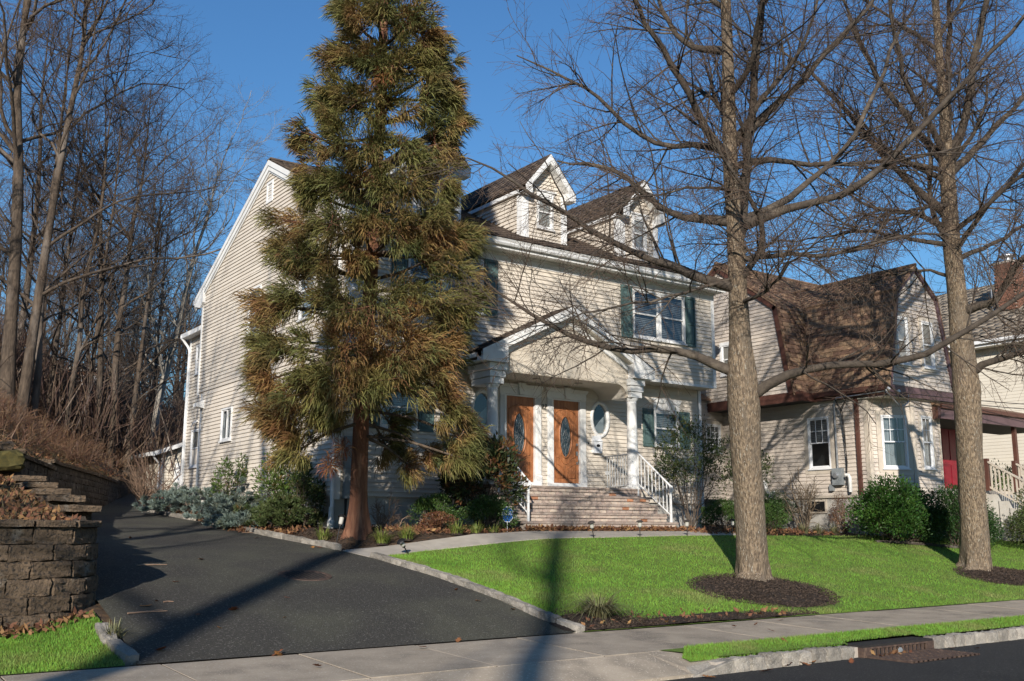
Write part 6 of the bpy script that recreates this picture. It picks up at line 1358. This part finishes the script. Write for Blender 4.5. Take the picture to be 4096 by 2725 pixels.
def thicket():
    rng = np.random.default_rng(18); n = 700; y = rng.uniform(36, 75, n); x = y*rng.uniform(.06, .36, n); z = H(x, y); C = np.c_[x, y, z+.4]
    o = addmesh('wood_thicket', [strands(rng, C, np.array([[.9,.9,.7]]*n), 28, 2.4, .03, out=.35, droop=.15, up=1.1, shell=0)], 'thicket', None, False, 'stuff'); tag(o, 'tangled brown undergrowth between the trunks of the wood', 'undergrowth')
thicket()
def brush():
    rng = np.random.default_rng(8); n = 380; y = rng.uniform(21, 46, n); x = XL(y)-.5-rng.uniform(0, 1, n)*8; z = H(x, y); C = np.c_[x, y, z+.15]; Q = rng.random(n) < np.clip((y-19)/9, .12, 1); C = C[Q]
    o = addmesh('hillside_brush', [strands(rng, C, np.array([[.5,.5,.28]]*len(C)), 60, .42, .011, out=.5, droop=.4, up=.6, shell=0)], 'brush', None, False, 'stuff'); tag(o, 'brown dry brush covering the wooded slope', 'brush')
brush()
# mulch rings and beds
def mulch_sheet(name, cx, cy, rx, ry, up, seed):
    rng = np.random.default_rng(seed); V = []; nr, na = 10, 48; wob = 1+.07*np.sin(np.arange(na)*2*np.pi/na*3+seed)+.04*np.sin(np.arange(na)*2*np.pi/na*7+1)
    for i in range(nr):
        r = (i+.02)/(nr-1)
        for j in range(na): a = j*2*math.pi/na; x = cx+rx*r*wob[j]*math.cos(a); y = max(cy+ry*r*wob[j]*math.sin(a), 10.47); V.append((x, y, h(x, y)+.012+up*(1-r*r)+rng.normal(0, .006)))
    F = [(i*na+j, i*na+(j+1) % na, (i+1)*na+(j+1) % na, (i+1)*na+j) for i in range(nr-1) for j in range(na)]; link(name, mesh(name, V, F, 'mulch', True), None, None, 'structure')
for i, (cx, cy, rx, ry) in enumerate(MUL): mulch_sheet('mulch_ring', cx, cy, rx, ry, .07, i)
mulch_sheet('mulch_corner', 9.15, 10.75, .75, .45, .02, 4); mulch_sheet('mulch_strip', 11.2, 10.55, 1.9, .3, .01, 5)
def bed_pts(rng, n):
    x = rng.uniform(8.1, 12.6, n); y = rng.uniform(16.75, 19.6, n); q = y > WF(x)+.03; x2 = rng.uniform(8.12, 9.4, n//2); y2 = rng.uniform(19, 28, n//2); x = np.r_[x[q], x2]; y = np.r_[y[q], y2]; return np.c_[x, y, H(x, y)-.03]
def chips():
    rng = np.random.default_rng(9); P = []
    for cx, cy, rx, ry in MUL: a = rng.uniform(0, 6.28, 9000); r = np.sqrt(rng.uniform(0, 1.3, 9000)); x = cx+rx*r*np.cos(a); y = np.maximum(cy+ry*r*np.sin(a), 10.48); P.append(np.c_[x, y, H(x, y)+.02+.07*np.clip(1-r*r, 0, 1)])
    b = bed_pts(rng, 16000); P.append(b+np.array([0,0,.012])); x = rng.normal(9.2, .5, 5000); y = 10.5+np.abs(rng.normal(0, .3, 5000)); q = x > 8.62; P.append(np.c_[x[q], y[q], H(x[q], y[q])+.02]); x = rng.uniform(9.5, 13.5, 4000); y = 10.5+np.abs(rng.normal(0, .13, 4000)); P.append(np.c_[x, y, H(x, y)+.012])
    x = rng.uniform(18, 22.6, 4000); y = rng.uniform(16.15, 18.5, 4000); P.append(np.c_[x, y, H(x, y)-.02])
    P = np.concatenate(P); o = rng.normal(size=P.shape)*np.array([1,1,.35]); v, f = leaves(rng, P, o, .05, .016, .1); o = link('mulch_chips', mesh('mulch_chips', v, f, 'mulch_chip'), None, None, 'stuff'); tag(o, 'dark shredded bark mulch in the beds and tree rings', 'mulch')
chips()
def litter():
    rng = np.random.default_rng(10); P = []; n = 1500
    x = rng.uniform(12.7, 17.6, n); y = 17.22-np.abs(rng.normal(0, .035, n)); P.append(np.c_[x, y, H(x, y)+.03+rng.uniform(0, .05, n)])
    x = rng.uniform(17.2, 22, 1500); y = rng.uniform(16.3, 17.6, 1500); P.append(np.c_[x, y, H(x, y)+rng.uniform(0, .05, 1500)])
    x = rng.uniform(9.3, 12.8, 2600); y = rng.uniform(16.8, 18.9, 2600); q = (y > WF(x)+.02) & (rng.random(2600) < .25+.75*(x > 10)); P.append(np.c_[x, y, H(x, y)+rng.uniform(-.01, .05, 2600)][q])
    x = 8.15+np.abs(rng.normal(0, .3, 2200)); y = rng.uniform(19.3, 27.5, 2200); P.append(np.c_[x, y, H(x, y)+rng.uniform(0, .06, 2200)])
    y = rng.uniform(20.6, 22.4, 300); x = 8.02+rng.normal(0, .14, 300); P.append(np.c_[x, y, H(x, y)+rng.uniform(0, .05, 300)])
    y = np.r_[rng.uniform(12.7, 40, 9000), rng.uniform(12.7, 21, 4500)]; x = XL(y)-.3-rng.uniform(0, 1, 13500)**1.2*np.r_[np.full(9000, 9.), np.full(4500, 4.)]; P.append(np.c_[x, y, H(x, y)+rng.uniform(0, .04, 13500)])
    x = rng.normal(2.2, .55, 420); y = 12.26-np.abs(rng.normal(0, .16, 420)); q = x < 2.9; P.append(np.c_[x, y, H(x, y)+rng.uniform(0, .06, 420)][q])
    x = rng.uniform(8.6, 13, 130); y = 10.55+np.abs(rng.normal(0, .2, 130)); P.append(np.c_[x, y, H(x, y)+.02])
    x = rng.uniform(11.4, 12.3, 22); y = rng.uniform(7.95, 8.10, 22); P.append(np.c_[x, y, np.full(22, -1.575)])
    P = np.concatenate(P); o = rng.normal(size=P.shape)*np.array([1,1,.6])+np.array([0,0,.15]); v, f = leaves(rng, P, o, .09, .05, .45); o = link('leaf_litter', mesh('leaf_litter', v, f, 'leaf_litter'), None, None, 'stuff'); tag(o, 'brown oak leaf litter drifted along beds, steps and slope', 'leaf litter')
litter()
# single fallen leaves and twigs that can be picked out
def leaf_mesh(seed):
    r = random.Random(seed); out = []; n = 9
    side = [(0,0),(.03,.10),(.15,.18),(.07,.26),(.24,.40),(.09,.44),(.26,.62),(.10,.64),(.15,.84),(.03,.86),(0,1)]; pts = side+[(-x,y) for x, y in reversed(side[1:-1])]; s = .16
    V = [((x+r.uniform(-.015,.015))*s*1.15, (y-.5)*s, s*(.35*abs(x)**1.2+.30*(y-.45)**2+r.uniform(0,.03))) for x, y in pts]; m = len(pts); V.append((0,0,.004)); F = [(i,(i+1) % m,m) for i in range(m)]; return mesh('fallen_leaf', V, F, 'leaf')
LFM = [leaf_mesh(i) for i in range(5)]
def put_leaf(x, y, z, lab, grp, s=1.0):
    o = link('fallen_leaf', random.choice(LFM), None, Matrix.Translation((x, y, z+.012)) @ Matrix.Rotation(random.uniform(0, 6.28), 4, 'Z') @ Matrix.Rotation(random.uniform(-.5, .5), 4, 'X') @ Matrix.Scale(s, 4)); tag(o, lab, 'leaf', grp)
for x, y, s in ((537,1407,1.5),(640,1510,1.1),(370,1499,1.2),(405,1342,.9),(335,1398,1.0),(463,1290,1.2),(455,1418,.8),(660,1378,.6),(505,1448,.6),(655,1424,.5),(300,1240,.7),(360,1386,.6),(985,1240,.7),(975,1245,.7),(720,1262,.9),(735,1262,1.1),(590,1240,.8),(1050,1360,.8),(1100,1385,.8),(1180,1405,.8),(1055,1477,.9),(430,1190,.7)):
    p = ground_at(x, y); put_leaf(p[0], p[1], p[2], {(537,1407):'largest curled brown leaf in the middle of the driveway',(463,1290):'brown leaf on the upper driveway beside a thin twig',(335,1398):'reddish leaf beside the pale forked twig',(370,1499):'brown leaf near the left kerb at the drive mouth',(735,1262):'leaf resting against the edging near the walkway',(430,1190):'leaf on the far driveway by the junipers',(1055,1477):'leaf at the pavement end of the right drive edge'}.get((x, y), 'small brown oak leaf lying on the dark driveway'), 'leaves on the driveway', s)
for x, y, s in ((640,1508,1.0),(972,1494,1.1),(730,1538,1.1),(1690,1445,.9),(1775,1455,.8),(1800,1430,.8),(1740,1440,.6),(1805,1478,.8)):
    p = ground_at(x, y); put_leaf(p[0], p[1], p[2]+.006, 'brown oak leaf lying on the concrete pavement', 'leaves on the pavement', s)
for x, y, s in ((1765,1548,1.3),(1815,1535,1.2),(1850,1530,1.3),(2190,1495,1.1),(1630,1562,1.2),(2250,1495,.8),(1960,1525,.9),(1870,1527,1.0)):
    p = np.array(spot(x, y, 1)); p = p*(-1.597/p[2]); put_leaf(p[0], p[1], -1.597, 'brown oak leaf lying in the street gutter', 'leaves in the gutter', s)
for i, (x, y, L, a, lab) in enumerate(((340,1412,.5,.3,'pale forked twig lying on the driveway'),(350,1303,.45,.2,'thin straight twig lying on the driveway'),(585,1228,.55,.1,'pale stick lying near the driveway edging'),(388,1388,.12,0,'white wood chip lying on the driveway'),(560,1212,.3,.2,'short pale stick by the edging gap'))):
    p = ground_at(x, y); m = MB(); q = Vector((p[0], p[1], p[2]+.015)); d = Vector((math.cos(a), math.sin(a)*.6, .0)); m.tube([q-d*L/2, q+Vector((0,.02,.004)), q+d*L/2], [.010,.009,.005], 6)
    if i == 0: m.tube([q, q+Vector((.12,.12,.01)), q+Vector((.22,.15,.01))], .005, 5); m.tube([q+d*.12, q+d*.2+Vector((0,-.1,.01))], .004, 5)
    o = m.build('fallen_twig', 'twig_dead'); tag(o, lab, 'twig')
# ------------------------------------------------------------------ path lights, sign
def lamp(x, y, lab, tilt=(0,0), mt='bronze_lamp', hh=.36, z=None):
    b = Vector((x, y, h(x, y) if z is None else z)); t = thing('path_light', lab, 'garden light', tuple(b), 'garden path lights'); M = Matrix.Translation(b) @ Matrix.Rotation(tilt[0], 4, 'X') @ Matrix.Rotation(tilt[1], 4, 'Y')
    for nm, prof, mm in (('stake', [(.001,-.1),(.010,-.02),(.011,hh*.62),(.001,hh*.62)], mt), ('lens', [(.001,hh*.60),(.028,hh*.60),(.040,hh*.66),(.043,hh*.93),(.001,hh*.93)], 'lamp_lens'), ('cap', [(.001,hh*.90),(.075,hh*.90),(.080,hh*.925),(.058,hh*.985),(.03,hh*1.02),(.001,hh*1.03)], mt), ('collar', [(.030,hh*.55),(.032,hh*.63),(.020,hh*.64),(.02,hh*.55)], mt)):
        m = MB(); m.lathe((0,0,0), prof, 14); m.build(nm, mm, t, M=M)
lamp(13.38,15.82,'leaning garden light on the lawn edge left of the steps', (.1,-.28)); lamp(14.7,15.88,'upright garden light on the lawn edge before the steps'); lamp(16.2,15.98,'upright garden light on the lawn edge right of the steps'); lamp(17.9,16.2,'dark garden light at the hedge end of the walkway', mt='black')
lamp(8.42,17.35,'black mushroom garden light leaning by the driveway edging', (-.1,.25), 'black', .48); lamp(8.95,15.58,'knocked over garden light at the start of the walkway', (.25,-.7), 'black', .34)
lamp(12.3,17.05,'dark garden light standing beside the security sign', mt='black', hh=.4); lamp(8.3,24.6,'dark garden light among the far junipers', mt='black', hh=.5); lamp(8.45,23.9,'leaning dark garden light between two junipers', (.3,.3), 'black', .46)
def sign():
    x, y = 12.05, 16.98; b = Vector((x, y, h(x, y))); t = thing('security_sign', 'blue octagonal security yard sign with white letters beside the steps', 'sign', tuple(b)); w = Wall((x-.3, y+.1), (x+.3, y-.1)); c = w.L/2
    m = MB(); m.tube([b-Vector((0,0,.1)), b+Vector((0,0,.25))], .009, 6); m.build('stake', 'galv', t)
    def octo(r, k=1.35): return [(c+r*q, .36+b.z+r*k*s_) for q, s_ in ((-.45,-1),(.45,-1),(1,-.5),(1,.5),(.45,1),(-.45,1),(-1,.5),(-1,-.5))]
    m = MB(); w.poly(m, octo(.115), .0, .012); fixn(m.build('border', 'sign_white', t).data); m = MB(); w.poly(m, octo(.108), .008, .0155); p = m.build('plate', 'sign_blue', t); fixn(p.data)
    me = textmesh('ADT', .105, .002); me.materials.append(MATS['sign_white']); q = w.P(c, .018, b.z+.375); link('lettering', me, p, Matrix.Translation(q) @ Matrix.Rotation(math.atan2(w.d.y, w.d.x), 4, 'Z') @ Matrix.Rotation(math.pi/2, 4, 'X'))
sign()
m = MB(); m.tube([ (22.0,15.25,h(22,15.25)+.02),(22.6,15.0,h(22.6,15)+.05),(23.4,14.75,h(23.4,14.75)+.05),(24.4,14.35,h(24.4,14.35)+.04),(25,14.2,h(25,14.2)+.02)], .04, 6); tag(m.build('bed_edging', 'block_dark'), 'dark scalloped plastic edging curving along the neighbour bed', 'edging')
m = MB(); m.lathe((9.35,31.8,h(9.35,31.8)), [(.2,0),(.2,.25),(.001,.3)], 10); tag(m.build('red_bucket', 'red_plastic'), 'small red plastic bucket by the far corner of the house', 'bucket')
# overhead lines
for i, (a, b_, sag, lab) in enumerate((((2.0,14.0,6.0),(23.4,15.7,3.62),.0,'x'),((23.42,15.6,3.6),(60,10,6.5),.9,'overhead service wire running right from the grey house'),((23.42,15.6,3.5),(60,9,6.3),1.0,'lower overhead service wire running right from the grey house'))):
    if i == 0: continue
    A, B = Vector(a), Vector(b_); pts = [A.lerp(B, k/16)-Vector((0,0,sag*4*(k/16)*(1-k/16))) for k in range(17)]; m = MB(); m.tube(pts, .012, 5); tag(m.build('overhead_wire', 'cable'), lab, 'wire')
